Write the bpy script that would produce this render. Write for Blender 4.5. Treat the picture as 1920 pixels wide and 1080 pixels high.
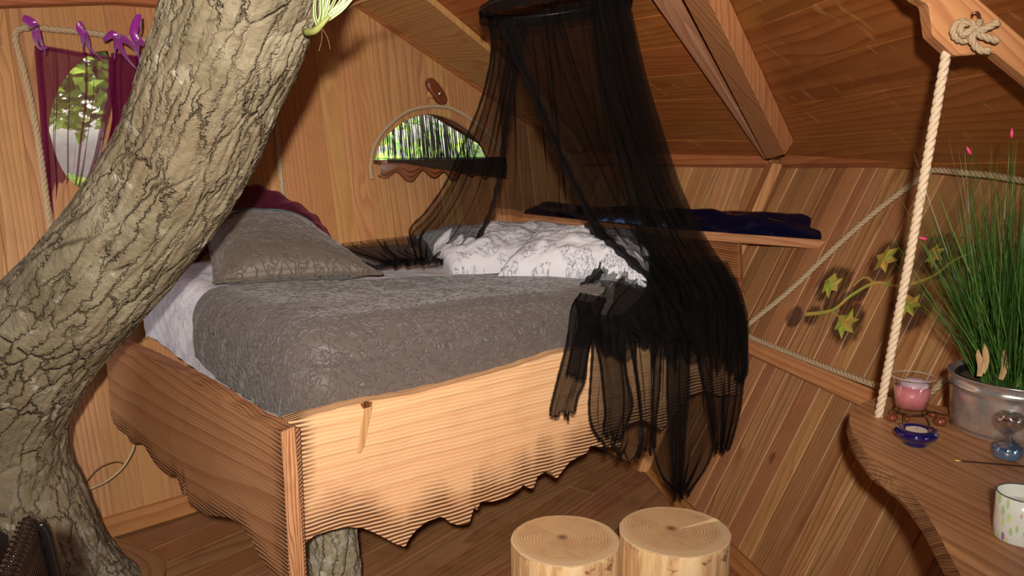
import bpy, bmesh, math, random
from mathutils import Vector as V, Matrix, noise as mnoise
random.seed(7)
for o in list(bpy.data.objects): bpy.data.objects.remove(o)
PI = math.pi
SC = bpy.context.scene
COL = SC.collection

# ---------------------------------------------------------------- camera, world, light, exposure
F0, TH, EYE = 1524.0, math.radians(10.0), 1.5
cam_d = bpy.data.cameras.new('camera'); cam = bpy.data.objects.new('camera', cam_d); COL.objects.link(cam)
cam_d.sensor_width = 36.0; cam_d.lens = F0 / 1920 * 36.0; cam_d.clip_start = 0.02; cam_d.clip_end = 200
cam.location = (0, 0, EYE); cam.rotation_euler = (PI/2 - TH, 0, 0)
SC.camera = cam
w = bpy.data.worlds.new('World'); SC.world = w; w.use_nodes = True
nt = w.node_tree; nt.nodes.clear()
wo = nt.nodes.new('ShaderNodeOutputWorld'); wb = nt.nodes.new('ShaderNodeBackground')
sk = nt.nodes.new('ShaderNodeTexSky'); sk.sky_type = 'NISHITA'; sk.sun_disc = False
sk.sun_elevation = math.radians(48); sk.sun_rotation = math.radians(200); sk.air_density = 1.2; sk.dust_density = 3.0
nt.links.new(sk.outputs[0], wb.inputs[0]); wb.inputs[1].default_value = 1.1; nt.links.new(wb.outputs[0], wo.inputs[0])
def lamp(name, kind, loc, target, power, size=0.1, color=(1, 1, 1)):
    d = bpy.data.lights.new(name, kind); o = bpy.data.objects.new(name, d); COL.objects.link(o)
    d.energy = power; d.color = color; o.location = loc
    o.rotation_euler = (V(target) - V(loc)).to_track_quat('-Z', 'Y').to_euler()
    if kind == 'AREA': d.shape = 'DISK'; d.size = size
    elif kind in ('SPOT', 'POINT'): d.shadow_soft_size = size
    elif kind == 'SUN': d.angle = size
    return o
lamp('camera_flash', 'SPOT', (-0.01, -0.24, 1.69), (-0.30, 3.6, 1.42), 490, 0.035, (1.0, 0.93, 0.86))
bpy.data.lights['camera_flash'].spot_size = math.radians(92); bpy.data.lights['camera_flash'].spot_blend = 1.0
lamp('rear_fill', 'AREA', (0.2, -1.7, 1.7), (0.1, 3.0, 1.1), 5, 1.6, (1.0, 0.95, 0.88))  # added dim fill lamp behind the camera, no real opening there
lamp('sun', 'SUN', (0, 0, 9), (1.6, 6.0, 0.0), 6.5, 0.01, (1.0, 0.96, 0.86))
SC.view_settings.view_transform = 'Standard'; SC.view_settings.look = 'None'
SC.view_settings.exposure = 0.0; SC.view_settings.gamma = 1.0; SC.view_settings.use_curve_mapping = False
SC.cycles.transparent_max_bounces = 40; SC.cycles.max_bounces = 6

# ---------------------------------------------------------------- geometry helpers
cR, cU, cF = V((1, 0, 0)), V((0, math.sin(TH), math.cos(TH))), V((0, math.cos(TH), -math.sin(TH)))
EY = V((0, 0, EYE))
def ray(x, y): return cR*((x-960)/F0) - cU*((y-540)/F0) + cF
def onz(x, y, z): r = ray(x, y); return EY + r*((z-EYE)/r.z)
def onp(x, y, p, n): r = ray(x, y); return EY + r*((p-EY).dot(n)/r.dot(n))
def aty(x, y, Y): r = ray(x, y); return EY + r*(Y/r.y)

def link(o, parent=None):
    COL.objects.link(o)
    if parent: o.parent = parent
    return o
def mesh_obj(name, bm, mat, parent=None, smooth=False, bevel=0, seg=1, angle=35):
    me = bpy.data.meshes.new(name); bm.to_mesh(me); bm.free()
    if mat: me.materials.append(mat)
    if smooth: me.polygons.foreach_set('use_smooth', [True]*len(me.polygons))
    o = link(bpy.data.objects.new(name, me), parent)
    if bevel:
        m = o.modifiers.new('bevel', 'BEVEL'); m.width = bevel; m.segments = seg; m.limit_method = 'ANGLE'; m.angle_limit = math.radians(angle)
    return o
def empty(name, loc=(0, 0, 0)):
    o = bpy.data.objects.new(name, None); o.empty_display_size = 0.05; o.location = loc
    return link(o)
def tag(o, label=None, cat=None, group=None, kind=None):
    if label: o['label'] = label
    if cat: o['category'] = cat
    if group: o['group'] = group
    if kind: o['kind'] = kind
    return o
def adopt(root):            # children were built in world coordinates: keep them there
    inv = Matrix.Translation(-root.location)
    for c in root.children: c.matrix_parent_inverse = inv
    return root
class Fr:                   # a plane frame: origin, two in-plane axes, normal facing the room
    def __init__(s, o, u, v, n=None):
        s.o = V(o); s.u = V(u).normalized(); v = V(v); s.v = (v - s.u*v.dot(s.u)).normalized()
        s.n = s.u.cross(s.v)
        if n is not None and s.n.dot(V(n)) < 0: s.n = -s.n
    def p(s, u, v, w=0): return s.o + s.u*u + s.v*v + s.n*w
    def uv(s, P): d = P - s.o; return d.dot(s.u), d.dot(s.v)
    def px(s, x, y, w=0): return s.uv(onp(x, y, s.o + s.n*w, s.n))
def lerp(a, b, t): return a + (b-a)*t
def cr(pts, n):             # catmull-rom through tuples/vectors
    P = [V(p) for p in pts]; P = [P[0]*2-P[1]] + P + [P[-1]*2-P[-2]]; out = []
    m = len(P)-3
    for i in range(n):
        t = i/(n-1)*m; k = min(int(t), m-1); t -= k
        a, b, c, d = P[k:k+4]
        out.append(0.5*((2*b) + (c-a)*t + (2*a-5*b+4*c-d)*t*t + (3*b-a-3*c+d)*t**3))
    return out
def seti_uv(bm, fn):
    L = bm.loops.layers.uv.get('UVMap') or bm.loops.layers.uv.new('UVMap')
    for f in bm.faces:
        for l in f.loops: l[L].uv = fn(l.vert.co)
def prism_bm(poly, fr, w0, w1, grain='v', off=(0, 0), burn=None):
    """extruded polygon in frame; uv.y runs along the grain, uv.x across (metres)"""
    bm = bmesh.new()
    A = [bm.verts.new(fr.p(u, v, w1)) for u, v in poly]; B = [bm.verts.new(fr.p(u, v, w0)) for u, v in poly]
    n = len(poly)
    bm.faces.new(A); bm.faces.new(B[::-1])
    for i in range(n): bm.faces.new((A[i], B[i], B[(i+1) % n], A[(i+1) % n]))
    bmesh.ops.recalc_face_normals(bm, faces=bm.faces[:])
    def f(co):
        u, v = fr.uv(co); ww = (co-fr.o).dot(fr.n)
        return (u+off[0]+ww*.9, v+off[1]+ww*.3) if grain == 'v' else (v+off[0]+ww*.9, u+off[1]+ww*.3)
    seti_uv(bm, f)
    return bm
def board(name, poly, fr, w0, w1, mat, parent=None, grain='v', bevel=.003, off=None):
    if off is None: off = (random.random()*20, random.random()*20)
    return mesh_obj(name, prism_bm(poly, fr, w0, w1, grain, off), mat, parent, bevel=bevel)
def beam(name, a, b, wid, thick, side, mat, parent=None, bevel=.004):
    """rectangular timber from a to b; side = approximate direction of its width"""
    a, b = V(a), V(b); d = (b-a); fr = Fr(a, d, side)
    return board(name, [(0, -wid/2), (d.length, -wid/2), (d.length, wid/2), (0, wid/2)], fr, -thick/2, thick/2, mat, parent, 'u', bevel)
def clip(poly, a, b, c):    # keep a*u+b*v<=c
    out = []
    for i in range(len(poly)):
        p, q = poly[i], poly[(i+1) % len(poly)]
        dp, dq = a*p[0]+b*p[1]-c, a*q[0]+b*q[1]-c
        if dp <= 0: out.append(p)
        if dp*dq < 0:
            t = dp/(dp-dq); out.append((p[0]+(q[0]-p[0])*t, p[1]+(q[1]-p[1])*t))
    return out
def in_poly_range(poly, u):   # v-range of convex polygon at u
    vs = []
    for i in range(len(poly)):
        (a, b), (c, d) = poly[i], poly[(i+1) % len(poly)]
        if a == c:
            if abs(a-u) < 1e-9: vs += [b, d]
            continue
        if min(a, c)-1e-9 <= u <= max(a, c)+1e-9: vs.append(b+(d-b)*(u-a)/(c-a))
    return (min(vs), max(vs)) if vs else None
def loft(rows, closed_v=False, uvs=(1, 1)):
    """rows: list of lists of Vectors (same length) -> bmesh grid"""
    bm = bmesh.new(); G = [[bm.verts.new(p) for p in r] for r in rows]; L = bm.loops.layers.uv.new('UVMap')
    nr, nc = len(G), len(G[0])
    for i in range(nr-1):
        for j in range(nc if closed_v else nc-1):
            k = (j+1) % nc
            f = bm.faces.new((G[i][j], G[i][k], G[i+1][k], G[i+1][j]))
            for l, (a, b) in zip(f.loops, ((i, j), (i, j+1), (i+1, j+1), (i+1, j))):
                l[L].uv = (b/nc*uvs[0], a/nr*uvs[1])
    return bm, G
def tube_bm(pts, rad, seg=8, bm=None, cap=True):
    own = bm is None
    if own: bm = bmesh.new()
    pts = [V(p) for p in pts]; n = len(pts)
    R = rad if callable(rad) else (lambda t: rad)
    T = [(pts[min(i+1, n-1)]-pts[max(i-1, 0)]).normalized() for i in range(n)]
    nrm = T[0].orthogonal().normalized(); rings = []
    L = bm.loops.layers.uv.get('UVMap') or bm.loops.layers.uv.new('UVMap')
    s = 0
    for i in range(n):
        nrm = (nrm - T[i]*nrm.dot(T[i])).normalized(); bi = T[i].cross(nrm)
        r = R(i/(n-1))
        rings.append([bm.verts.new(pts[i]+(nrm*math.cos(2*PI*k/seg)+bi*math.sin(2*PI*k/seg))*r) for k in range(seg)])
    for i in range(n-1):
        s2 = s + (pts[i+1]-pts[i]).length
        for k in range(seg):
            f = bm.faces.new((rings[i][k], rings[i][(k+1) % seg], rings[i+1][(k+1) % seg], rings[i+1][k]))
            for l, (a, b) in zip(f.loops, ((k, s), (k+1, s), (k+1, s2), (k, s2))): l[L].uv = (a/seg*.1, b)
        s = s2
    if cap:
        for rg in (rings[0][::-1], rings[-1]):
            try: bm.faces.new(rg)
            except ValueError: pass
    return bm
def rope_bm(path, r, pitch=None, bm=None, seg=6, closed=False):
    """three twisted strands following a path"""
    path = [V(p) for p in path]; pitch = pitch or r*5.2
    d = [0]
    for a, b in zip(path, path[1:]): d.append(d[-1]+(b-a).length)
    n = max(8, int(d[-1]/pitch*9)); pts = []; k = 0
    for i in range(n+1):
        s = d[-1]*i/n
        while k < len(d)-2 and d[k+1] < s: k += 1
        pts.append(path[k].lerp(path[k+1], (s-d[k])/max(1e-9, d[k+1]-d[k])))
    T = [(pts[min(i+1, n)]-pts[max(i-1, 0)]).normalized() for i in range(n+1)]
    N = []; nrm = T[0].orthogonal().normalized()
    for i in range(n+1):
        nrm = (nrm-T[i]*nrm.dot(T[i])).normalized(); N.append(nrm)
    bm = bm or bmesh.new()
    for st in range(3):
        hp = []
        for i in range(n+1):
            a = 2*PI*(st/3 + d[-1]*i/n/pitch); hp.append(pts[i]+(N[i]*math.cos(a)+T[i].cross(N[i])*math.sin(a))*r*.48)
        tube_bm(hp, r*.56, seg, bm)
    return bm
def lathe_bm(prof, center, seg=48, axis=None, bm=None, sx=1.0):
    bm = bm or bmesh.new(); c = V(center); rings = []
    L = bm.loops.layers.uv.get('UVMap') or bm.loops.layers.uv.new('UVMap')
    for r, z in prof:
        if r < 1e-6: rings.append([bm.verts.new(c+V((0, 0, z)))])
        else: rings.append([bm.verts.new(c+V((r*sx*math.cos(2*PI*k/seg), r*math.sin(2*PI*k/seg), z))) for k in range(seg)])
    for i, (A, B) in enumerate(zip(rings, rings[1:])):
        for k in range(seg):
            a = [A[k % len(A)], A[(k+1) % len(A)], B[(k+1) % len(B)], B[k % len(B)]]
            q = []
            for x in a:
                if x not in q: q.append(x)
            if len(q) < 3: continue
            f = bm.faces.new(q)
            for l in f.loops:
                i2 = i if l.vert in A else i+1
                ang = k if l.vert in (A[k % len(A)], B[k % len(B)]) else k+1
                l[L].uv = (ang/seg, i2/len(rings))
    bmesh.ops.recalc_face_normals(bm, faces=bm.faces[:])
    return bm
def fbm(p, o=4): return mnoise.fractal(p, 1.0, 2.0, o)

# ---------------------------------------------------------------- material helpers
class M:
    def __init__(s, name):
        s.m = bpy.data.materials.new(name); s.m.use_nodes = True; s.t = s.m.node_tree; s.t.nodes.clear()
        s.out = s.n('ShaderNodeOutputMaterial'); s.b = s.n('ShaderNodeBsdfPrincipled'); s.l(s.b.outputs[0], s.out.inputs[0])
    def n(s, k, **kw):
        x = s.t.nodes.new(k)
        for a, b in kw.items():
            if a[0] == 'i' and a[1:].isdigit(): x.inputs[int(a[1:])].default_value = b
            else: setattr(x, a, b)
        return x
    def l(s, a, b): s.t.links.new(a, b)
    def math(s, op, a, b=None, c=None):
        x = s.n('ShaderNodeMath', operation=op)
        for i, q in enumerate((a, b, c)):
            if q is None: continue
            if isinstance(q, (int, float)): x.inputs[i].default_value = q
            else: s.l(q, x.inputs[i])
        return x.outputs[0]
    def vmath(s, op, a, b=None):
        x = s.n('ShaderNodeVectorMath', operation=op)
        for i, q in enumerate((a, b)):
            if q is None: continue
            if isinstance(q, (tuple, list, V)): x.inputs[i].default_value = tuple(q)
            else: s.l(q, x.inputs[i])
        return x
    def mix(s, f, a, b, mode='MIX'):
        x = s.n('ShaderNodeMix', data_type='RGBA', blend_type=mode)
        for i, q in ((0, f), (6, a), (7, b)):
            if isinstance(q, (int, float)): x.inputs[i].default_value = q
            elif isinstance(q, tuple): x.inputs[i].default_value = (*q, 1) if len(q) == 3 else q
            else: s.l(q, x.inputs[i])
        return x.outputs[2]
    def ramp(s, f, stops, interp='LINEAR'):
        x = s.n('ShaderNodeValToRGB'); r = x.color_ramp; r.interpolation = interp
        while len(r.elements) < len(stops): r.elements.new(.5)
        for e, (p, c) in zip(r.elements, stops): e.position = p; e.color = (*c, 1) if isinstance(c, tuple) else (c, c, c, 1)
        s.l(f, x.inputs[0]); return x.outputs[0]
    def noise(s, vec, scale, detail=4, rough=.5, dist=0.0):
        x = s.n('ShaderNodeTexNoise'); x.inputs['Scale'].default_value = scale; x.inputs['Detail'].default_value = detail
        x.inputs['Roughness'].default_value = rough; x.inputs['Distortion'].default_value = dist
        if vec is not None: s.l(vec, x.inputs['Vector'])
        return x.outputs[0]
    def bump(s, h, strength=.3, dist=.01, prev=None):
        x = s.n('ShaderNodeBump'); x.inputs['Strength'].default_value = strength; x.inputs['Distance'].default_value = dist
        s.l(h, x.inputs['Height'])
        if prev is not None: s.l(prev, x.inputs['Normal'])
        s.l(x.outputs[0], s.b.inputs['Normal']); return x.outputs[0]
def simple(name, col, rough=.6, metal=0, spec=.5, coat=0, sheen=0, bumpn=None, **kw):
    m = M(name); b = m.b; b.inputs['Base Color'].default_value = (*col, 1); b.inputs['Roughness'].default_value = rough
    b.inputs['Metallic'].default_value = metal; b.inputs['Specular IOR Level'].default_value = spec
    if coat: b.inputs['Coat Weight'].default_value = coat; b.inputs['Coat Roughness'].default_value = .05
    if sheen: b.inputs['Sheen Weight'].default_value = sheen
    tc = m.n('ShaderNodeTexCoord')
    nz = m.noise(tc.outputs['Object'], bumpn[0] if bumpn else 30, 3)
    c = m.mix(nz, tuple(x*.82 for x in col), tuple(min(1, x*1.15) for x in col)); m.l(c, b.inputs['Base Color'])
    if bumpn: m.bump(nz, bumpn[1], bumpn[2])
    return m.m
def wood(name, light, dark, red=None, stain=.5, knots=.6, rough=.5, sx=1.0, per=.5, saw=False, scorch=False, marks=None, knot_col=(.10, .035, .012), hue=.02, bumps=.25, lam=0, spec=.35):
    m = M(name)
    uv = m.n('ShaderNodeUVMap'); oi = m.n('ShaderNodeObjectInfo'); rnd = oi.outputs['Random']
    sep = m.n('ShaderNodeSeparateXYZ'); m.l(uv.outputs[0], sep.inputs[0])
    U, W = sep.outputs[0], sep.outputs[1]
    if lam:   # the eye reads several narrow staves within one board
        st = m.math('MULTIPLY', U, 1/lam); cell = m.math('FLOOR', st)
        wn = m.n('ShaderNodeTexWhiteNoise', noise_dimensions='2D'); cb0 = m.n('ShaderNodeCombineXYZ'); m.l(cell, cb0.inputs[0]); m.l(rnd, cb0.inputs[1]); m.l(cb0.outputs[0], wn.inputs[0]); lamr = wn.outputs[0]
    cb = m.n('ShaderNodeCombineXYZ'); m.l(U, cb.inputs[0]); m.l(m.math('MULTIPLY', W, .09), cb.inputs[1]); m.l(m.math('MULTIPLY', rnd, 37.0), cb.inputs[2])
    # knots: bend the grain round voronoi cells
    kb = m.n('ShaderNodeCombineXYZ'); m.l(m.math('MULTIPLY', U, 1.0), kb.inputs[0]); m.l(m.math('MULTIPLY', W, .62), kb.inputs[1]); m.l(m.math('MULTIPLY', rnd, 91.0), kb.inputs[2])
    vo = m.n('ShaderNodeTexVoronoi'); vo.inputs['Scale'].default_value = 4.2*sx; m.l(kb.outputs[0], vo.inputs['Vector'])
    kd = m.math('ADD', vo.outputs['Distance'], m.math('MULTIPLY', m.math('SUBTRACT', m.noise(uv.outputs[0], 38, 2), .5), .05))
    kmask = m.ramp(kd, [(0, 1.0), (.045, .9), (.085, 0.0)])
    kbend = m.ramp(kd, [(0, 1.0), (.3, 0.0)])
    low = m.noise(cb.outputs[0], 5.5*sx, 2, .45)
    fine = m.noise(cb.outputs[0], 95*sx, 3, .6)
    rings = m.math('ADD', m.math('MULTIPLY', low, 13.0), m.math('ADD', m.math('MULTIPLY', U, 45.0*sx), m.math('MULTIPLY', kbend, 1.6*knots)))
    saww = m.math('FRACT', rings)
    ring = m.ramp(saww, [(0, .05), (.55, .35), (.86, 1.0), (.93, .9), (1.0, .05)])
    g = m.math('ADD', m.math('MULTIPLY', ring, .55), m.math('MULTIPLY', fine, .55))
    col = m.ramp(g, [(.12, light), (.8, dark)])
    big = m.noise(cb.outputs[0], 2.2*sx, 2)
    if red: col = m.mix(m.ramp(big, [(.4, 0.0), (.62, 1.0)]), col, m.mix(.75, col, red, 'MIX'))
    if lam: col = m.mix(m.math('MULTIPLY', lamr, .55), col, m.mix(1.0, col, (.62, .50, .40), 'MULTIPLY'))
    col = m.mix(m.math('MULTIPLY', kmask, knots), col, knot_col)
    dirt = m.noise(uv.outputs[0], 6, 4, .65)
    col = m.mix(m.math('MULTIPLY', m.ramp(dirt, [(.5, 0.0), (.75, 1.0)]), stain*.5), col, m.mix(1.0, col, (.55, .45, .38), 'MULTIPLY'))
    hs = m.n('ShaderNodeHueSaturation'); m.l(col, hs.inputs['Color'])
    m.l(m.math('ADD', .5-hue*.8, m.math('MULTIPLY', m.math('FRACT', m.math('MULTIPLY', rnd, 7.31)), hue*.9)), hs.inputs['Hue'])
    m.l(m.math('ADD', 1-per*.5, m.math('MULTIPLY', rnd, per)), hs.inputs['Value'])
    hs.inputs['Saturation'].default_value = 1.0
    col = hs.outputs[0]
    h = m.math('SUBTRACT', 1.0, m.math('MULTIPLY', ring, .5))
    if saw or scorch:
        wv = m.noise(uv.outputs[0], 3.0, 3)
        ln = m.math('ADD', m.math('MULTIPLY', U, 165.0), m.math('MULTIPLY', wv, 5.5))
        sl = m.ramp(m.math('PINGPONG', ln, 1.0), [(.30, 0.0), (.72, 1.0)])
        if scorch:
            at = m.n('ShaderNodeAttribute', attribute_name='burn'); bf = at.outputs['Fac']
            nb = m.noise(uv.outputs[0], 7, 4, .6)
            bb = m.ramp(m.math('ADD', bf, m.math('MULTIPLY', m.math('SUBTRACT', nb, .5), .9)), [(.22, 0.0), (.72, 1.0)])
            gap = m.math('SUBTRACT', 1.0, sl)
            col = m.mix(m.math('MULTIPLY', m.math('MULTIPLY', bb, gap), .97), col, (.03, .010, .005))
            m.dbg = bb
            col = m.mix(m.math('MULTIPLY', gap, .24), col, (.30, .12, .04))
            h = m.math('ADD', h, m.math('MULTIPLY', sl, m.math('ADD', m.math('MULTIPLY', bb, 1.0), .2)))
        else:
            col = m.mix(m.math('MULTIPLY', m.math('SUBTRACT', 1.0, sl), .3), col, (.16, .06, .02)); h = m.math('ADD', h, m.math('MULTIPLY', sl, .6))
    if marks:  # scorched halos pressed into this wall round the gilded leaves
        gp = m.n('ShaderNodeNewGeometry').outputs['Position']; acc = None
        nz = m.noise(gp, 9, 4, .65)
        for (p, rr) in marks:
            d = m.vmath('DISTANCE', gp, p).outputs['Value']
            q = m.math('SUBTRACT', 1.0, m.math('DIVIDE', d, rr)); acc = q if acc is None else m.math('SMOOTH_MAX', acc, q, .1)
        bn = m.ramp(m.math('ADD', acc, m.math('MULTIPLY', m.math('SUBTRACT', nz, .5), 1.2)), [(.0, 0.0), (.3, 1.0)])
        streak = m.ramp(fine, [(.3, .55), (.6, 1.0)])
        col = m.mix(m.math('MULTIPLY', m.math('MULTIPLY', bn, streak), .9), col, (.045, .018, .008))
    if 'ceiling' in name:   # planer tear-outs: short pale scrapes across the boards
        sc_ = m.n('ShaderNodeMapping'); sc_.inputs['Rotation'].default_value = (0, 0, .5); sc_.inputs['Scale'].default_value = (1.0, 3.2, 1); m.l(uv.outputs[0], sc_.inputs[0])
        q = m.noise(sc_.outputs[0], 5.5, 3, .6, .4); col = m.mix(m.math('MULTIPLY', m.ramp(q, [(.62, 0.0), (.68, 1.0)]), .45), col, (.55, .27, .10))
    m.l(col, m.b.inputs['Base Color']); m.b.inputs['Roughness'].default_value = rough; m.b.inputs['Specular IOR Level'].default_value = spec
    m.bump(h, bumps, .0035)
    return m.m

# ---------------------------------------------------------------- room frames
AZ = math.radians(46.9)
e_ = V((math.sin(AZ), math.cos(AZ), 0)); n_ = V((-math.cos(AZ), math.sin(AZ), 0))      # along the bed front / towards the back wall
UPZ = V((0, 0, 1))
K = onz(540, 790, .78)                                                                  # front left top corner of the bed
def bed(e, n, z): p = K + e_*e + n_*n; p.z = z; return p
BW0 = n_*3.205; FB = Fr(BW0, e_, UPZ + n_*.17, -n_)                                     # back wall
# make FB.u run to the right and FB.v up
aB = math.radians(14.1); uB = V((math.sin(aB), -math.cos(aB), 0)); oB = V((math.cos(aB), math.sin(aB), 0))
Bc = onz(1190, 870, 0); FR = Fr(Bc, uB, UPZ + oB*.5, -oB)                               # right wall, u towards the camera
Ec = onp(1447, 300, FR.o, FR.n)                                                         # eave corner
Cc = onp(1083, 290, FB.o, FB.n); 
G1 = onp(660, 0, FB.o, FB.n)
Hb = Bc + V((-math.sin(math.radians(28.8)), math.cos(math.radians(28.8)), 0))*((3.205 - Bc.dot(n_))/V((-math.sin(math.radians(28.8)), math.cos(math.radians(28.8)), 0)).dot(n_))
# corner wall (behind the pillows): spans Bc, Ec, Cc ; fitted plane
nH = (Ec-Bc).cross(Cc-Bc).normalized()
if nH.dot(V((0, 3, 1))-Bc) < 0: nH = -nH
FH = Fr(Bc, (Cc-Ec), nH.cross(Cc-Ec)*(1 if nH.cross(Cc-Ec).z > 0 else -1), nH)
nA = (Ec-Cc).cross(G1-Cc).normalized(); nA = -nA if nA.z > 0 else nA                    # roof over the bed
def inplane(n, u): v = n.cross(u); return v if v.z > 0 else -v
FA = Fr(Cc, Ec-Cc, inplane(nA, Ec-Cc), nA)
uE = -(ray(710, 322)).normalized()                                                     # right eave, rising towards the camera
HG = onp(1300, 0, FA.o, FA.n)                                                           # a point on the hip
nB2 = uE.cross(HG-Ec).normalized(); nB2 = -nB2 if nB2.z > 0 else nB2
FBR = Fr(Ec, uE, inplane(nB2, uE), nB2)

# ---------------------------------------------------------------- materials
WL = dict(light=(.60, .35, .15), dark=(.36, .165, .055))
m_back = wood('pine_back_wall', (.62, .37, .15), (.42, .215, .075), red=(.48, .24, .08), per=.24, knots=.8, sx=.8, rough=.42)
gold_px = [(1560, 535), (1663, 487), (1587, 608), (1708, 573), (1755, 480)]
burn_pts = [(gp_, .10) for gp_ in gold_px]
stem_px = [(1508, 590), (1560, 582), (1595, 555), (1640, 531), (1690, 536), (1745, 520), (1790, 488), (1830, 470)]
mk = [(tuple(FR.p(*FR.px(x, y))), r*.95) for (x, y), r in burn_pts] + [(tuple(FR.p(*FR.px(x, y))), .05) for x, y in [(1490, 594), (1525, 590), (1556, 570), (1585, 565), (1612, 545), (1790, 488), (1765, 502), (1820, 476)]]
m_right = wood('larch_right_wall', (.58, .34, .145), (.34, .165, .058), red=(.42, .20, .068), per=.38, knots=.7, sx=1.0, rough=.45, lam=.045, marks=mk)
m_corner = wood('larch_corner_wall', (.58, .34, .145), (.36, .18, .065), red=(.44, .215, .075), per=.36, knots=.6, lam=.045)
m_ceil = wood('red_cedar_ceiling', (.42, .155, .036), (.28, .092, .020), per=.28, knots=.35, sx=.55, rough=.38, stain=.8, knot_col=(.34, .15, .055), spec=.3)
m_floor = wood('worn_floor', (.42, .22, .10), (.27, .125, .048), red=(.32, .14, .05), per=.3, knots=.7, sx=.7, rough=.45, stain=1.2)
m_beam = wood('orange_timber', (.60, .33, .12), (.44, .20, .065), per=.15, knots=.4, sx=.8, rough=.5)
m_beamr = wood('red_timber', (.48, .215, .07), (.33, .125, .035), per=.15, knots=.4, sx=.6, rough=.5)
m_pink = wood('pinkish_timber', (.56, .30, .16), (.42, .19, .09), per=.1, knots=.3, rough=.6)
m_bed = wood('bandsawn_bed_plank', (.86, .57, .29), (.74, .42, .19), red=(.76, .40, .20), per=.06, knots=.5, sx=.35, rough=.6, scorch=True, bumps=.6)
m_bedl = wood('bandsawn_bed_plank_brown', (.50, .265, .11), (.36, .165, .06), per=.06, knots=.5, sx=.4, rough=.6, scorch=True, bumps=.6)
m_endg = wood('end_grain', (.68, .38, .16), (.30, .12, .04), per=.1, knots=0, sx=3.0, rough=.7, bumps=.8)
m_desk = wood('desk_slab', (.52, .275, .125), (.34, .15, .055), per=.06, knots=.3, sx=.8, rough=.45, saw=False, stain=.9)
m_deske = wood('desk_slab_edge', (.52, .30, .13), (.28, .13, .05), per=.06, knots=.2, sx=1.0, rough=.6, bumps=1, saw=True)
m_shelf = wood('shelf_wood', (.62, .35, .15), (.42, .20, .07), per=.05, knots=.5)
m_dark = wood('dark_stained_wood', (.26, .085, .025), (.07, .022, .008), per=.05, knots=.3, sx=1.5, rough=.35, scorch=True)
m_panel = wood('under_bed_panel', (.56, .27, .08), (.38, .15, .04), per=.3, knots=.5, sx=.9, rough=.45)
m_core = simple('wall_core', (.10, .05, .02), .9)

# ---------------------------------------------------------------- planked surfaces
def plank_row(root, fr, poly, width, mat, thick=.022, axis='u', jitter=.12, start=None, window=None, ncol=10, lens=None):
    """cover a convex polygon (frame coords) with separate planks; axis = the coordinate the planks are stacked along"""
    us = [p[0] if axis == 'u' else p[1] for p in poly]; u = min(us) if start is None else start; um = max(us)
    while u < um-.004:
        wd = width*(1+random.uniform(-jitter, jitter)); u1 = min(u+wd, um)
        if um-u1 < width*.25: u1 = um
        if axis == 'u': q = clip(clip(poly, -1, 0, -u), 1, 0, u1)
        else: q = clip(clip(poly, 0, -1, -u), 0, 1, u1)
        if len(q) >= 3:
            wins = [W for W in (window or []) if W[0] < u1 and W[1] > u]
            if wins: hole_plank(root, fr, poly, u, u1, mat, thick, wins)
            elif lens and axis == 'v':
                a0 = min(p[0] for p in q); a1 = max(p[0] for p in q); cuts = [a0]; x = a0+random.uniform(.3, 1)*lens
                while x < a1-.25: cuts.append(x); x += lens*random.uniform(.8, 1.2)
                cuts.append(a1)
                for c0, c1 in zip(cuts, cuts[1:]):
                    qq = clip(clip(q, -1, 0, -c0), 1, 0, c1)
                    if len(qq) >= 3: board('plank', qq, fr, -thick, random.uniform(-.0015, .0015), mat, root, 'u', .0025)
            else: board('plank', q, fr, -thick, random.uniform(-.002, .002), mat, root, 'v' if axis == 'u' else 'u', .003)
        u = u1
def hole_plank(root, fr, poly, u0, u1, mat, thick, wins):
    xs = {u0, u1}
    for a, b, lo, hi in wins:
        for i in range(25):
            x = a+(b-a)*i/24
            if u0 < x < u1: xs.add(x)
    for p in poly:
        if u0 < p[0] < u1: xs.add(p[0])
    xs = sorted(xs); bm = bmesh.new(); cols = []
    ow = random.uniform(-.002, .002)
    for x in xs:
        r = in_poly_range(poly, x)
        lo = hi = None
        for a, b, L, H in wins:
            if a-1e-9 <= x <= b+1e-9: lo, hi = L(x), H(x)
        if lo is None:
            a, b, L, H = wins[0]; c = min(max(x, a), b); lo = hi = (L(c)+H(c))/2
        hi = max(hi, lo+1e-5)
        cols.append([bm.verts.new(fr.p(x, v, ow)) for v in (r[0], lo, hi, r[1])])
    for i, (A, B) in enumerate(zip(cols, cols[1:])):
        xm = (xs[i]+xs[i+1])/2
        bm.faces.new((A[0], B[0], B[1], A[1])); bm.faces.new((A[2], B[2], B[3], A[3]))
        if not any(a < xm < b for a, b, L, H in wins): bm.faces.new((A[1], B[1], B[2], A[2]))
    bmesh.ops.remove_doubles(bm, verts=bm.verts[:], dist=1e-4)
    g = bmesh.ops.extrude_face_region(bm, geom=bm.faces[:])
    bmesh.ops.translate(bm, verts=[x for x in g['geom'] if isinstance(x, bmesh.types.BMVert)], vec=-fr.n*(thick+ow))
    bmesh.ops.recalc_face_normals(bm, faces=bm.faces[:])
    ou, ov = random.random()*20, random.random()*20
    def f(co): u, v = fr.uv(co); ww = (co-fr.o).dot(fr.n); return (u+ou+ww*.9, v+ov+ww*.3)
    seti_uv(bm, f)
    mesh_obj('plank', bm, mat, root, bevel=.002)
def struct(name, loc=(0, 0, 0)): return tag(empty(name, loc), kind='structure')
def interp(tab):
    tab = sorted(tab)
    def f(x):
        if x <= tab[0][0]: return tab[0][1]
        for (a, b), (c, d) in zip(tab, tab[1:]):
            if x <= c: return b+(d-b)*(x-a)/(c-a)
        return tab[-1][1]
    return f

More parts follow.
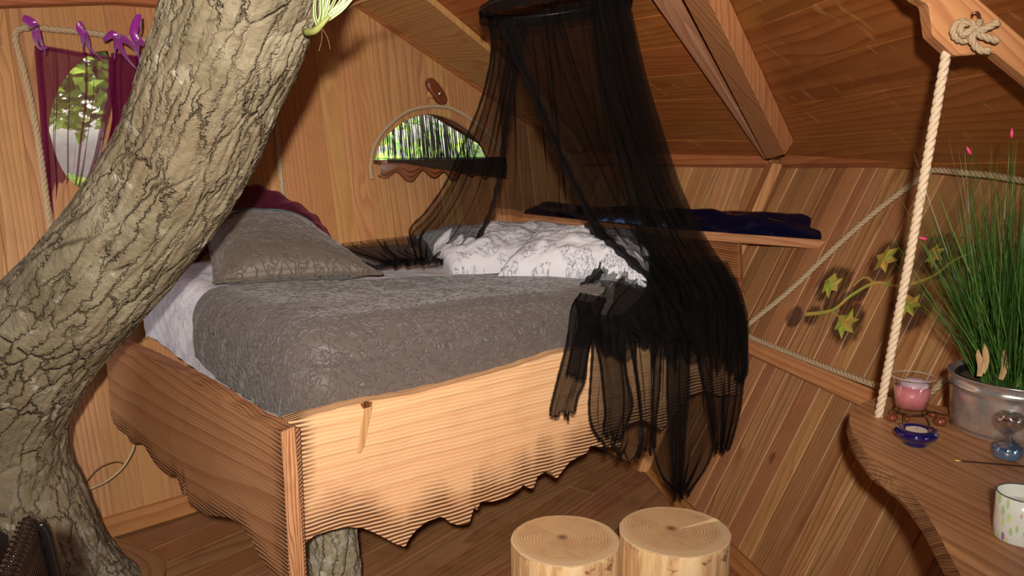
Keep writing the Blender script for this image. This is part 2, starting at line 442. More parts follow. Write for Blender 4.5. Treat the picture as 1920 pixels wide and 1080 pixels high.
# windows in back-wall coordinates, from traced outlines
def outline(px, fr, n=40, closed=False): return [V((*fr.px(x, y), 0)) for x, y in px]
lw_left = cr(outline([(207, 94), (165, 103), (118, 150), (93, 215), (96, 265), (115, 315), (138, 343), (163, 360)], FB), 40)
lw_right = cr(outline([(207, 94), (212, 130), (207, 190), (200, 240), (190, 300), (163, 360)], FB), 40)
def split_fn(A, B):
    """two chains (same end points) -> low/high functions of u"""
    pts = [(p.x, p.y) for p in A] + [(p.x, p.y) for p in B[::-1]]
    u0 = min(p[0] for p in pts); u1 = max(p[0] for p in pts)
    def rng(u):
        vs = []
        for (a, b), (c, d) in zip(pts, pts[1:]+pts[:1]):
            if a != c and min(a, c) <= u <= max(a, c): vs.append(b+(d-b)*(u-a)/(c-a))
        return (min(vs), max(vs)) if len(vs) > 1 else (pts[0][1], pts[0][1])
    e = 1e-4
    return (u0, u1, lambda u: rng(min(max(u, u0+e), u1-e))[0], lambda u: rng(min(max(u, u0+e), u1-e))[1], pts)
LW = split_fn(lw_left, lw_right)
hw_top = cr(outline([(702, 306), (712, 272), (735, 245), (770, 222), (810, 214), (850, 225), (885, 247), (910, 275), (922, 303)], FB), 40)
hw_bot = [hw_top[0], hw_top[-1]]
HW = split_fn(hw_top, hw_bot)

# back wall polygon (frame coords)
uC, vC = FB.px(1083, 290)
u_g, v_g = FB.px(660, 0)
u_g2, v_g2 = FB.px(987, 222)
sl = (v_g2-v_g)/(u_g2-u_g)
peak_u = u_g - .55; peak_v = v_g + sl*(peak_u-u_g)
ul, vl = FB.px(0, 8); ul2, vl2 = FB.px(215, -2)
base_v = 0.0
wall_back = struct('wall_back')
left_u = ul-1.0
polyB = [(left_u, base_v), (uC+.02, base_v), (uC+.02, vC), (peak_u, peak_v+.12), (left_u, vl+.10)]
# lower part is cut by the corner wall; harmless overlap stays behind it
plank_row(wall_back, FB, polyB, .115, m_back, window=[LW[:4], HW[:4]])
bm = bmesh.new()   # dark building paper behind the planks, with the two openings left free
def core(fr, poly, wins, depth):
    xs = sorted({p[0] for p in poly} | {a+(b-a)*i/24 for a, b, *_ in wins for i in range(25)})
    cols = []
    for x in xs:
        r = in_poly_range(poly, x); lo = hi = None
        for a, b, L, H in wins:
            if a-1e-9 <= x <= b+1e-9: lo, hi = L(x)-.004, H(x)+.004
        if lo is None: lo = hi = (r[0]+r[1])/2
        cols.append([bm.verts.new(fr.p(x, v, depth)) for v in (r[0], lo, hi, r[1])])
    for i, (A, B) in enumerate(zip(cols, cols[1:])):
        bm.faces.new((A[0], B[0], B[1], A[1])); bm.faces.new((A[2], B[2], B[3], A[3]))
core(FB, polyB, [LW[:4], HW[:4]], -.03)
g = bmesh.ops.extrude_face_region(bm, geom=bm.faces[:]); bmesh.ops.translate(bm, verts=[x for x in g['geom'] if isinstance(x, bmesh.types.BMVert)], vec=-FB.n*.012)
mesh_obj('backing_board', bm, m_core, wall_back)

# right wall, hull-shaped: leans outwards towards the top
def backing(root, fr, poly, d0=-.034, d1=-.024): board('backing_board', poly, fr, d1-.012, d1, m_core, root, bevel=0)
eu, ev = FR.uv(Ec)
uNear = 4.6
d_e = uE.dot(FR.u), uE.dot(FR.v)
polyR = [(0, 0), (uNear, 0), (uNear, ev + (uNear-eu)*d_e[1]/d_e[0]+.03), (eu, ev+.02)]
wall_right = struct('wall_right')
plank_row(wall_right, FR, polyR, .088, m_right, jitter=.2); backing(wall_right, FR, polyR)
# corner wall
wall_corner = struct('wall_corner')
polyH = [FH.uv(p) for p in (Bc, Ec, Cc)]
hb = FH.uv(Hb + UPZ*0)
polyH = [FH.uv(Bc), FH.uv(Ec+UPZ*.02), FH.uv(Cc+UPZ*.02), (FH.uv(Hb)[0], FH.uv(Hb)[1])]
plank_row(wall_corner, FH, polyH, .088, m_corner, jitter=.2); backing(wall_corner, FH, polyH)
# ceiling: boards run parallel to the eaves
ceiling = struct('ceiling')
def roofpoly(fr, pts): return [fr.uv(p) for p in pts]
top = HG + (HG-Ec)*.9
GL = G1 + (G1-Cc)*.55
polyA = roofpoly(FA, [Cc - (Ec-Cc)*.0, Ec, top, GL + (top-GL)*0])
plank_row(ceiling, FA, polyA, .20, m_ceil, axis='v', jitter=.04)
vo_ = FBR.v*.25
polyC = roofpoly(FBR, [Ec, Ec-vo_, Ec+uE*5.4-vo_, Ec+uE*5.4+(top-Ec)*.75, top])
plank_row(ceiling, FBR, polyC, .20, m_ceil, axis='v', jitter=.04)
for fr, po in ((FA, polyA), (FBR, polyC)): board('backing_board', po, fr, -.05, -.028, m_core, ceiling, bevel=0)
# the rest of the roof over the near and left side (closes the room)
def sheet(name, pts, mat, root, t=.03, n=None):
    fr = Fr(pts[0], pts[1]-pts[0], pts[-1]-pts[0], n)
    return board(name, [fr.uv(p) for p in pts], fr, -t, 0, mat, root, bevel=0)
Lw = FB.p(left_u, 0); Lt = FB.p(left_u, vl+.1)
near = Ec+uE*5.4
ridge1 = near+(top-Ec)*.75
leftnear = V((Lw.x-.2, -2.0, 0)); leftneart = V((Lw.x-.2, -2.0, 2.1))
def tri(name, a, b, c, root):
    bm = bmesh.new(); vs = [bm.verts.new(p) for p in (a, b, c)]; bm.faces.new(vs); seti_uv(bm, lambda co: (co.x, co.y)); return mesh_obj(name, bm, m_ceil, root)
tri('roof_panel', GL, top, FB.p(peak_u, peak_v+.1), ceiling)
tri('roof_panel', top, FB.p(peak_u, peak_v+.1), Lt, ceiling); tri('roof_panel', top, Lt, leftneart, ceiling); tri('roof_panel', top, leftneart, ridge1, ceiling)
tri('roof_panel', leftneart, ridge1, near, ceiling)
wall_front = struct('wall_front')
nw = V((Bc+uB*5.4).to_tuple())
for tq in ((leftnear, nw, near), (leftnear, near, leftneart), (leftneart, near, ridge1)): tri('wall_panel', *tq, wall_front)
wall_left = struct('wall_left')
FL = Fr(Lw, leftnear-Lw, UPZ, V((1, 0, 0)))
plank_row(wall_left, FL, [(0, 0), ((leftnear-Lw).length, 0), ((leftnear-Lw).length, 2.12), (0, vl+.12)], .13, m_back)
# floor
floor = struct('floor')
az = math.atan2(2100-960, 1547.6); uf = V((math.sin(az), math.cos(az), 0)); FF = Fr((0, 0, 0), uf, V((-math.cos(az), math.sin(az), 0)), UPZ)
fp = [FF.uv(p) for p in (V((leftnear.x-.1, -2.1, 0)), V((Bc+uB*5.6).to_tuple()), Bc+V((.03, 0, 0)), Hb, FB.p(left_u, 0))]
plank_row(floor, FF, fp, .135, m_floor, thick=.03, axis='v', jitter=.03, lens=2.0)

# ---------------------------------------------------------------- posts, rails, skirting (structure)
def trim(name, bmobj): return tag(bmobj, kind='structure')
def px_board(name, px, fr, w0, w1, mat, grain='u', bevel=.004, kind='structure'):
    o = board(name, [fr.px(x, y, w1) for x, y in px], fr, w0, w1, mat, None, grain, bevel)
    return tag(o, kind=kind) if kind else o
def ext(a, b, k): return (a[0]+(b[0]-a[0])*k, a[1]+(b[1]-a[1])*k)
def strip_px(A, B, ka=0, kb=1): return [ext(A[0], A[1], ka), ext(A[0], A[1], kb), ext(B[0], B[1], kb), ext(B[0], B[1], ka)]
px_board('trim_1', strip_px(((1400, 629), (1640, 732)), ((1400, 662), (1640, 774)), -.42, 1.05), FR, 0, .035, m_beam)     # waist rail, far part
def fr_strip(name, fr, u0, u1, v0, v1, w0, w1, mat, dv=0):
    return tag(board(name, [(u0, v0), (u1, v0+dv), (u1, v1+dv), (u0, v1)], fr, w0, w1, mat, None, 'u', .004), kind='structure')
mu0, mv0 = FR.px(1640, 774, .035); mu1, mv1 = FR.px(1640, 732, .035)
fr_strip('trim_2', FR, mu0+.04, uNear, mv0, mv1, 0, .035, m_beam)
e0 = FR.px(1470, 305, .05); e1 = FR.px(1920, 298, .05); e2 = FR.px(1920, 252, .05); e3 = FR.px(1465, 282, .05)
k = (uNear-e0[0])/(e1[0]-e0[0])
trim('trim_3', px_board('trim_3', strip_px(((1462, 282), (1920, 252)), ((1462, 307), (1920, 299)), 0, 1), FR, 0, .05, m_beamr))
fr_strip('trim_4', FR, e1[0], uNear, e1[1], e2[1], 0, .05, m_beamr, dv=(uNear-e1[0])*(e1[1]-e0[1])/(e1[0]-e0[0]))
px_board('trim_5', [(1085, 281), (1436, 285), (1438, 308), (1085, 306)], FH, 0, .045, m_beamr)                          # eave beam over the shelf
# skirting boards
px_board('baseboard_right', [(1200, 878), (1212, 872), (1400, 1050), (1540, 1190), (1520, 1210), (1370, 1075)], FR, 0, .03, m_beamr)
bc0 = FH.uv(Bc); bc1 = FH.uv(Hb)
fr_strip('baseboard_corner', FH, bc0[0], bc1[0], 0, .085, 0, .03, m_beam)
b0 = FB.px(200, 1018, .03); b1 = FB.px(360, 962, .03)
fr_strip('baseboard_back', FB, b0[0]-.6, bc1[0]+1.6, .005, .085, 0, .035, m_beamr)
# corner post in two faces
def post(name, pxs, Ya, Yb, mat):
    a = [aty(*p, Y) for p, Y in zip(pxs, (Ya, Ya, Yb, Yb))]
    fr = Fr(a[0], a[1]-a[0], a[3]-a[0], V((0, -1, .2)))
    return tag(board(name, [fr.uv(q) for q in a], fr, -.05, 0, mat, None, 'v', .003), kind='structure')
def on(fr, x, y, w=.05): return onp(x, y, fr.o+fr.n*w, fr.n)
def quad3(name, pts, mat, t, n, kind='structure', grain='v'):
    fr = Fr(pts[0], pts[1]-pts[0], pts[3]-pts[0], n)
    o = board(name, [fr.uv(p) for p in pts], fr, -t, 0, mat, None, grain, .003)
    return tag(o, kind=kind) if kind else o
pd_ = [on(FH, 1436, 306, .03), on(FH, 1451, 306, .06), on(FH, 1197, 884, .06), on(FH, 1180, 876, .03)]
quad3('trim_6', pd_, m_dark if False else m_beamr, .03, FH.n)
po_ = [on(FR, 1448, 305, .06), on(FR, 1467, 307, .03), on(FR, 1214, 886, .03), on(FR, 1196, 884, .06)]
quad3('trim_7', po_, m_beam, .03, FR.n)
# hip rafter: orange timber and the pinkish one bolted beside it
def onA(x, y, w): return onp(x, y, FA.o+FA.n*w, FA.n)
def onB(x, y, w): return onp(x, y, FBR.o+FBR.n*w, FBR.n)
def rafter(name, pxq, w, t, mat, fr):
    P = [onp(x, y, fr.o+fr.n*w, fr.n) for x, y in pxq]
    return quad3(name, P, mat, t, fr.n)
rafter('trim_8', [(1240, -80), (1290, -80), (1472, 290), (1437, 299)], .07, .07, m_beam, FBR)
rafter('trim_9', [(1168, -80), (1210, -80), (1438, 300), (1432, 299)], .05, .05, m_pink, FA)
# gable rafter on the back wall (lower edge runs (660,0)-(987,222)) and the low beam at the far left
g0 = FB.px(640, -14, .04); g1 = FB.px(1083, 290, .04)
dgu, dgv = g1[0]-g0[0], g1[1]-g0[1]
tag(board('trim_10', [(g0[0]-.5, g0[1]-.5*dgv/dgu), g1, (g1[0], g1[1]+.21), (g0[0]-.5, g0[1]-.5*dgv/dgu+.21)], FB, 0, .04, m_beamr, None, 'u', .004), kind='structure')
px_board('trim_13', [(640, -14), (1078, 284), (1092, 284), (1000, 170), (912, 92), (775, -22)], FA, .0, .03, m_beam)
l0 = FB.px(-80, 12, .05); l1 = FB.px(215, 3, .05)
tag(board('trim_11', [l0, l1, (l1[0]+.5, l1[1]+.02), (l1[0]+.5, l1[1]+.2), (l0[0], l0[1]+.2)], FB, 0, .05, m_beamr, None, 'u', .004), kind='structure')

# windows: glass pane set in the planks
m_glass = M('window_glass'); m_glass.b.inputs['Base Color'].default_value = (1, 1, 1, 1); m_glass.b.inputs['Roughness'].default_value = .02
m_glass.b.inputs['Transmission Weight'].default_value = 1; m_glass.b.inputs['IOR'].default_value = 1.45; m_glass = m_glass.m
def window(name, W):
    root = struct(name, FB.p((W[0]+W[1])/2, W[2]((W[0]+W[1])/2)))
    n = 28; xs = [W[0]+(W[1]-W[0])*(i+.5)/n for i in range(n)]
    poly = [(W[0]-.006, W[2](W[0]))]+[(x, W[2](x)-.006) for x in xs] + [(W[1]+.006, W[2](W[1]))]+[(x, W[3](x)+.006) for x in xs[::-1]]
    board('pane', poly, FB, -.030, -.026, m_glass, root, bevel=0)
    ring = [FB.p(*q, -.012) for q in poly+poly[:1]]
    bm = tube_bm(ring, .006, 6, cap=False); mesh_obj('window_frame', bm, m_beam, root, smooth=True)
    return adopt(root)
window('window_1', LW); window('window_2', HW)

# ---------------------------------------------------------------- bed
def burn_attr(o, fn):
    me = o.data; a = me.attributes.new('burn', 'FLOAT', 'POINT')
    for i, v in enumerate(me.vertices): a.data[i].value = fn(v.co)
def scallop_board(name, top_px, bot_px, fr, w0, w1, mat, parent, burnfn, nx=140, ny=14, topw=None):
    """board with live top edge and saw-cut scalloped bottom edge (both traced), gridded so the scorching can follow the edge"""
    T = [fr.px(x, y, w1) for x, y in top_px]; B = [fr.px(x, y, w1) for x, y in bot_px]
    u0, u1 = T[0][0], T[-1][0]; tf = interp(T); bf = interp(B)
    bm = bmesh.new(); F_, Bk = [], []
    for i in range(nx+1):
        u = u0+(u1-u0)*i/nx; a, b = bf(u), tf(u)
        b += .004*math.sin(u*9)+.003*mnoise.noise(V((u*14, 3, 0)))
        F_.append([bm.verts.new(fr.p(u, a+(b-a)*j/ny, w1+.0012*mnoise.noise(V((u*8, j*.9, 1))))) for j in range(ny+1)])
        Bk.append([bm.verts.new(fr.p(u, a+(b-a)*j/ny, w0)) for j in (0, ny)])
    for i in range(nx):
        for j in range(ny): bm.faces.new((F_[i][j], F_[i+1][j], F_[i+1][j+1], F_[i][j+1]))
        bm.faces.new((Bk[i][0], Bk[i][1], Bk[i+1][1], Bk[i+1][0]))
        bm.faces.new((F_[i][0], Bk[i][0], Bk[i+1][0], F_[i+1][0])); bm.faces.new((F_[i][ny], F_[i+1][ny], Bk[i+1][1], Bk[i][1]))
    bm.faces.new([F_[0][j] for j in range(ny+1)]+[Bk[0][1], Bk[0][0]]); bm.faces.new([F_[nx][j] for j in range(ny, -1, -1)]+[Bk[nx][0], Bk[nx][1]])
    bmesh.ops.recalc_face_normals(bm, faces=bm.faces[:])
    def f(co): u, v = fr.uv(co); ww = (co-fr.o).dot(fr.n); return (v+ww*.9+5, u+3)
    seti_uv(bm, f)
    o = mesh_obj(name, bm, mat, parent)
    burn_attr(o, lambda co: burnfn(*fr.uv(co), bf, tf, u0, u1))
    return o
bed_root = tag(empty('bed', bed(.9, .6, 0)), 'rustic wooden bed of wavy-edged scorched planks with a white toile sheeted mattress', 'bed')
Kp = K; Rp = onz(1392, 622, .78)
FFB = Fr(Kp, Rp-Kp, UPZ, V((.5, -1, 0)))           # front board face
Lp = onz(205, 640, .78)
FLB = Fr(Kp, Kp-Lp, UPZ, V((-1, -.6, 0)))          # left board face
front_top = [(541, 790), (600, 776), (680, 757), (760, 742), (860, 714), (960, 690), (1060, 661), (1200, 640), (1392, 604)]
front_bot = [(572, 1018), (590, 1004), (620, 994), (650, 988), (680, 990), (700, 998), (720, 1008), (742, 1020), (760, 1026), (766, 1012), (780, 994), (800, 978), (825, 969), (834, 971), (845, 981), (862, 985), (880, 981), (896, 966), (898, 948), (892, 942), (900, 941), (925, 940), (950, 932), (975, 917), (981, 908), (988, 914), (1000, 917), (1004, 905), (1008, 893), (1020, 886), (1030, 880), (1036, 890), (1044, 898), (1052, 886), (1068, 866), (1085, 856), (1102, 848), (1106, 836), (1135, 838), (1163, 838), (1172, 800), (1196, 788), (1222, 790), (1240, 806), (1262, 780), (1290, 742), (1320, 732), (1350, 742), (1392, 738)]
def bfront(u, v, bf, tf, u0, u1):
    d = v-bf(u); l = u-u0; bb = max(0, 1-d/.17)*1.0
    le = max(0, 1-l/.10)*.95
    return max(bb, le)
fb = scallop_board('front_board', front_top, front_bot, FFB, -.05, 0, m_bed, bed_root, bfront, 260, 12)
# the trunk-side board: its end grain shows at the corner
left_top = [(195, 632), (215, 645), (262, 662), (300, 680), (345, 706), (400, 738), (460, 773), (527, 811)]
left_bot = [(150, 735), (168, 748), (172, 770), (190, 771), (195, 761), (207, 774), (212, 792), (222, 806), (238, 816), (246, 832), (262, 830), (270, 836), (290, 870), (310, 889), (330, 890), (344, 900), (344, 932), (356, 950), (385, 966), (410, 968), (432, 971), (452, 984), (470, 1010), (486, 1040), (502, 1066), (524, 1090), (545, 1140)]
def bleft(u, v, bf, tf, u0, u1):
    d = v-bf(u); l = u1-u
    return max(max(0, 1-d/.09)*.8, max(0, 1-l/.10)*.8, .35 if tf(u)-v < .03 else 0)
FLB2 = Fr(FLB.o + FLB.n*.0, FLB.u, FLB.v, FLB.n)
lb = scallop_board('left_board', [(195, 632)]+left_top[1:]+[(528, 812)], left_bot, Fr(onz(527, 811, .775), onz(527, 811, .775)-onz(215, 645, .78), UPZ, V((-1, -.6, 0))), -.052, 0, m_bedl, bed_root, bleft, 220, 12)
# end grain face
ce = [onz(527, 812, .775)]; 
FE = Fr(ce[0], FFB.u, UPZ, FFB.n)
board('end_grain', [FE.px(528, 812, .002), FE.px(554, 800, .002), FE.px(573, 1085, .002), FE.px(575, 1140, .002), FE.px(548, 1140, .002)], FE, -.01, .002, m_endg, lb, 'v', .002)
# knot and split wedge on the front board
bm = bmesh.new()
kx = [(678, 757), (699, 754), (700, 762), (692, 800), (684, 838), (677, 852), (671, 850), (676, 812), (684, 768)]
o = board('knot_wedge', [FFB.px(x, y, .006) for x, y in kx], FFB, -.001, .004, m_shelf, fb, 'v', .002)
board('knot', [FFB.px(x, y, .006) for x, y in [(676, 758), (688, 753), (699, 754), (696, 763), (682, 767)]], FFB, 0, .006, m_dark, fb, 'v', .002)
burn_attr(o, lambda co: 0)
# right-hand end board, rising under the shelf
m_sc2 = wood('scorched_red_plank', (.42, .17, .06), (.24, .08, .025), per=.05, knots=.3, sx=.5, scorch=True, bumps=.6)
S1 = onz(1565, 462, 1.10); S0 = onz(950, 400, 1.10)
FS = Fr(S1, S1-S0, UPZ, V((-1, -1, 0)))
rb = board('head_board', [FS.px(x, y, -.03) for x, y in [(1100, 425), (1384, 452), (1388, 545), (1405, 562), (1404, 575), (1392, 590), (1392, 660), (1100, 600)]], FS, -.06, -.03, m_sc2, bed_root, 'u', .003)
burn_attr(rb, lambda co: .55)
# mattress and quilt -------------------------------------------------
def wrapped(core, r, drop, pt, amp=0, seed=0):
    """drop-over-a-box mapping: pt in plan -> 3D offset (x,y,z below top)"""
    (x0, x1), (y0, y1) = core
    cx = min(max(pt[0], x0), x1); cy = min(max(pt[1], y0), y1)
    ox, oy = pt[0]-cx, pt[1]-cy; L = math.hypot(ox, oy)
    if L < 1e-9: return cx, cy, 0
    dx, dy = ox/L, oy/L
    if L < r*PI/2: return cx+dx*r*math.sin(L/r), cy+dy*r*math.sin(L/r), -r*(1-math.cos(L/r))
    return cx+dx*r, cy+dy*r, -r-(L-r*PI/2)
# bed-plan frame: x along front board from the corner, y inwards
def plan(x, y, z):
    p = Kp + FFB.u*x - FFB.n*y; p.z = z; return p
def shear(x, y):      # the foot side runs a little off square, following the left board
    return x - .115*min(y, 1.5), y
zt = .985
def cover(name, core, r, ext_, nx, ny, ztop, mat, parent, amp, uvs, edge=None, skip=None, trimf=None):
    (x0, x1), (y0, y1) = core; (ea, eb, ec, ed) = ext_
    rows = []
    for j in range(ny+1):
        row = []
        for i in range(nx+1):
            px = x0-ea+(x1-x0+ea+eb)*i/nx; py = y0-ec+(y1-y0+ec+ed)*j/ny
            if trimf: px, py = trimf(px, py, i/nx, j/ny)
            X, Y, Z = wrapped(core, r, 0, (px, py))
            a = amp*fbm(V((px*2.2, py*2.2, 4.1)), 3) + amp*.35*mnoise.noise(V((px*9, py*9, 1)))
            dz = 1 if Z > -r*.9 else 0
            nxn, nyn = (px-min(max(px, x0), x1)), (py-min(max(py, y0), y1)); l = math.hypot(nxn, nyn) or 1
            X += nxn/l*a*(1-dz)*1.0; Y += nyn/l*a*(1-dz)
            if Z < -r*.5: 
                wv = .0022*math.sin((px+py)*50+3*mnoise.noise(V((px*6, py*6, 2)))); X += nxn/l*wv; Y += nyn/l*wv
            sx, sy = shear(X, Y)
            rs = min(1, max(0, (py-.55)/.85)); p = plan(sx, sy, ztop+Z+a*dz+.05*rs*rs*(3-2*rs))
            row.append(p)
        rows.append(row)
    bm, G = loft(rows, uvs=uvs)
    bmesh.ops.recalc_face_normals(bm, faces=bm.faces[:])
    return mesh_obj(name, bm, mat, parent, smooth=True)
def toile(name, base=(.60, .58, .60), ink=(.30, .30, .33), sc=1.0):
    m = M(name); uv = m.n('ShaderNodeUVMap').outputs[0]
    n1 = m.noise(uv, 15*sc, 1); spr = m.ramp(n1, [(.47, 0.0), (.50, 1.0)])
    n2 = m.noise(uv, 60*sc, 3, .55, .9); ln = m.ramp(m.math('ABSOLUTE', m.math('SUBTRACT', n2, .5)), [(.012, 1.0), (.035, 0.0)])
    blob = m.ramp(m.noise(uv, 95*sc, 2), [(.56, 0.0), (.61, 1.0)])
    f = m.math('MULTIPLY', spr, m.math('MAXIMUM', m.math('MULTIPLY', ln, .8), m.math('MULTIPLY', blob, .7)))
    m.l(m.mix(f, base, ink), m.b.inputs['Base Color']); m.b.inputs['Roughness'].default_value = .85; m.b.inputs['Specular IOR Level'].default_value = .2
    m.bump(m.noise(uv, 14*sc, 4), .5, .008)
    return m.m
m_toile = toile('toile_cotton', ink=(.16, .16, .19)); m_toile2 = toile('toile_sheet', base=(.74, .71, .73), ink=(.34,.34,.38), sc=1.2)
def quilt_mat(name, col, sc):
    m = M(name); uv = m.n('ShaderNodeUVMap').outputs[0]
    n2 = m.noise(uv, sc, 1.0, .4, .8); a = m.math('ABSOLUTE', m.math('SUBTRACT', n2, .5))
    seam = m.ramp(a, [(0.0, 0.0), (.07, 1.0)], 'EASE')
    fine = m.noise(uv, sc*8, 3)
    h = m.math('ADD', seam, m.math('MULTIPLY', fine, .12))
    m.l(m.mix(seam, tuple(c*.82 for c in col), col), m.b.inputs['Base Color']); m.b.inputs['Roughness'].default_value = .5
    m.b.inputs['Sheen Weight'].default_value = .25; m.b.inputs['Specular IOR Level'].default_value = .35
    m.bump(h, .6 if 'cushion' not in name else .45, .006)
    return m.m
m_quilt = quilt_mat('grey_brown_quilt', (.112, .087, .073), 31)
m_cush = quilt_mat('grey_brown_cushion', (.112, .085, .060), 31)
mat_core = ((.170, 1.68), (.175, 1.36))
cover('mattress', mat_core, .09, (.33, .30, .33, .12), 120, 110, zt+.0, m_toile2, bed_root, .012, (2.4, 2.0))
adopt(bed_root)
qback = interp([(-.2, .84), (.1, .82), (.55, .72), (.76, .65), (1.2, .53), (1.8, .50)])
def qtrim(px, py, s, t):
    # back edge of the quilt lies at an angle across the bed, left edge is tucked
    back = qback(px)+.012*math.sin(px*9)
    y0 = .172-.33
    py = y0+(back-y0)*t
    k = min(1, max(0, (py-.55)/.4)); k = k*k*(3-2*k); lim = .185-.33+.05*k
    px = lim+(px-(.185-.33))*(1.70+.14-lim)/(1.70+.14-.185+.33)
    return px, py
quilt = cover('quilt', ((.185, 1.70), (.172, 1.6)), .112, (.33, .14, .33, 0), 300, 220, zt+.014, m_quilt, None, .012, (2.2, 1.5), trimf=qtrim)
tag(quilt, 'grey-brown vermicelli-stitched quilt tucked over the front of the mattress', 'quilt')
sm = quilt.modifiers.new('thick', 'SOLIDIFY'); sm.thickness = .012; sm.offset = 1
# log support under the front board
def rough_cyl(c0, c1, r0, r1, amp, seed, seg=48, rings=24, sx=1):
    c0, c1 = V(c0), V(c1); ax = (c1-c0).normalized(); a = ax.orthogonal().normalized(); b = ax.cross(a)
    rows = []
    for i in range(rings+1):
        t = i/rings; row = []
        for k in range(seg):
            an = 2*PI*k/seg; d = a*math.cos(an)+b*math.sin(an); p = c0.lerp(c1, t)
            r = (r0+(r1-r0)*t)*(1+amp*fbm(V((math.cos(an)*2+seed, math.sin(an)*2, t*3)), 4)); row.append(p+d*r)
        rows.append(row)
    bm, G = loft(rows, closed_v=True, uvs=(2*PI*r0, (c1-c0).length))
    for R_ in (G[0][::-1], G[-1]):
        bm.faces.new(R_)
    bmesh.ops.recalc_face_normals(bm, faces=bm.faces[:])
    return bm

# ---------------------------------------------------------------- bark and the trunk
def bark(name, lichen=.5):
    m = M(name); uv = m.n('ShaderNodeUVMap').outputs[0]; at = m.n('ShaderNodeAttribute', attribute_name='crack').outputs['Fac']
    tc = m.n('ShaderNodeTexCoord').outputs['Object']
    n1 = m.noise(tc, 6, 5, .6); n2 = m.noise(tc, 38, 5, .65); n3 = m.noise(tc, 3.0, 2)
    c = m.ramp(n1, [(.3, (.19, .15, .088)), (.52, (.30, .25, .16)), (.72, (.42, .37, .26))])
    c = m.mix(m.math('MULTIPLY', n2, .6), c, m.mix(1.0, c, (.55, .47, .36), 'MULTIPLY'))
    c = m.mix(m.math('MULTIPLY', m.ramp(n3, [(.5, 0.0), (.68, 1.0)]), .45), c, (.16, .105, .05))
    cr_ = m.n('ShaderNodeCombineXYZ'); sp = m.n('ShaderNodeSeparateXYZ'); m.l(uv, sp.inputs[0])
    wa = m.math('MULTIPLY', m.math('SUBTRACT', m.noise(tc, 9, 5, .7), .5), .10)
    m.l(m.math('ADD', sp.outputs[0], wa), cr_.inputs[0]); m.l(m.math('MULTIPLY', m.math('ADD', sp.outputs[1], wa), .30), cr_.inputs[1])
    vv = m.n('ShaderNodeTexVoronoi', feature='DISTANCE_TO_EDGE'); vv.inputs['Scale'].default_value = 21; m.l(cr_.outputs[0], vv.inputs['Vector'])
    v1 = m.ramp(vv.outputs['Distance'], [(0, 0.0), (.14, 1.0)])
    crk = m.ramp(vv.outputs['Distance'], [(.0, 1.0), (.02, .55), (.05, 0.0)])
    crk = m.math('MULTIPLY', crk, m.ramp(m.noise(tc, 5, 3), [(.42, .12), (.58, 1.0)]))
    c = m.mix(m.math('MULTIPLY', crk, .7), c, (.06, .036, .018))
    lm = m.ramp(m.noise(tc, 13, 4, .6, .3), [(.66-.10*lichen, 0.0), (.70-.10*lichen, 1.0)])
    lm2 = m.ramp(m.noise(tc, 30, 3, .6), [(.5, .3), (.6, 1.0)])
    c = m.mix(m.math('MULTIPLY', m.math('MULTIPLY', lm, lm2), .75), c, (.50, .47, .36))
    # paler, knobbly lichen low on the trunk
    gz = m.n('ShaderNodeNewGeometry').outputs['Position']; sz = m.n('ShaderNodeSeparateXYZ'); m.l(gz, sz.inputs[0])
    lowm = m.ramp(m.math('ADD', sz.outputs[2], m.math('MULTIPLY', n1, .5)), [(.45, 1.0), (.85, 0.0)])
    l3 = m.ramp(m.noise(tc, 22, 5, .7), [(.5, 0.0), (.6, 1.0)])
    c = m.mix(m.math('MULTIPLY', m.math('MULTIPLY', lowm, l3), .7), c, (.40, .37, .30))
    m.l(c, m.b.inputs['Base Color']); m.b.inputs['Roughness'].default_value = .8; m.b.inputs['Specular IOR Level'].default_value = .25
    h = m.math('SUBTRACT', m.math('ADD', m.math('MULTIPLY', n2, .9), m.math('MULTIPLY', v1, .4)), m.math('MULTIPLY', crk, .8))
    m.bump(h, .9, .012)
    return m.m
m_bark = bark('rough_bark', .5); m_bark2 = bark('lichen_bark', 1.1)
tr_px = [(70, 1160, 2.50, .34), (50, 1110, 2.50, .30), (28, 1040, 2.50, .262), (0, 950, 2.50, .243), (-12, 860, 2.49, .215), (0, 770, 2.47, .200), (45, 680, 2.44, .195), (100, 608, 2.42, .188), (160, 545, 2.38, .180), (257, 425, 2.32, .176), (347, 285, 2.25, .176), (407, 140, 2.18, .177), (461, 0, 2.12, .180), (500, -120, 2.06, .185), (540, -260, 2.0, .19)]
ctr = cr([tuple(aty(x, y, Y)) for x, y, Y, r in tr_px], 260); rad = [q.x for q in cr([(r, 0, 0) for *_, r in tr_px], 260)]
rows = []; seg = 220; nrm = V((0, -1, 0)); s = 0
for i, c in enumerate(ctr):
    t = (ctr[min(i+1, 259)]-ctr[max(i-1, 0)]).normalized(); nrm = (nrm-t*nrm.dot(t)).normalized(); b = t.cross(nrm)
    if i: s += (c-ctr[i-1]).length
    row = []
    for k in range(seg):
        a = 2*PI*k/seg; q = V((math.cos(a)*1.6, math.sin(a)*1.6, s*1.1))
        lump = .045*fbm(q, 3); rid = abs(mnoise.noise(V((math.cos(a)*7.5, math.sin(a)*7.5, s*3.2))+V((1, 1, 1))*mnoise.noise(q*2.2)))
        d = rad[i]*(1+lump) - .007*max(0, 1-rid*5.5) + .004*fbm(V((math.cos(a)*14, math.sin(a)*14, s*18)), 3)
        if c.z < .5: d += rad[i]*.05*(1-c.z/.5)*mnoise.noise(V((math.cos(a)*4, math.sin(a)*4, s*7)))*1.5
        row.append(c+(nrm*math.cos(a)+b*math.sin(a))*d)
    rows.append(row)
bm, G = loft(rows, closed_v=True, uvs=(1.15, s)); bmesh.ops.recalc_face_normals(bm, faces=bm.faces[:])
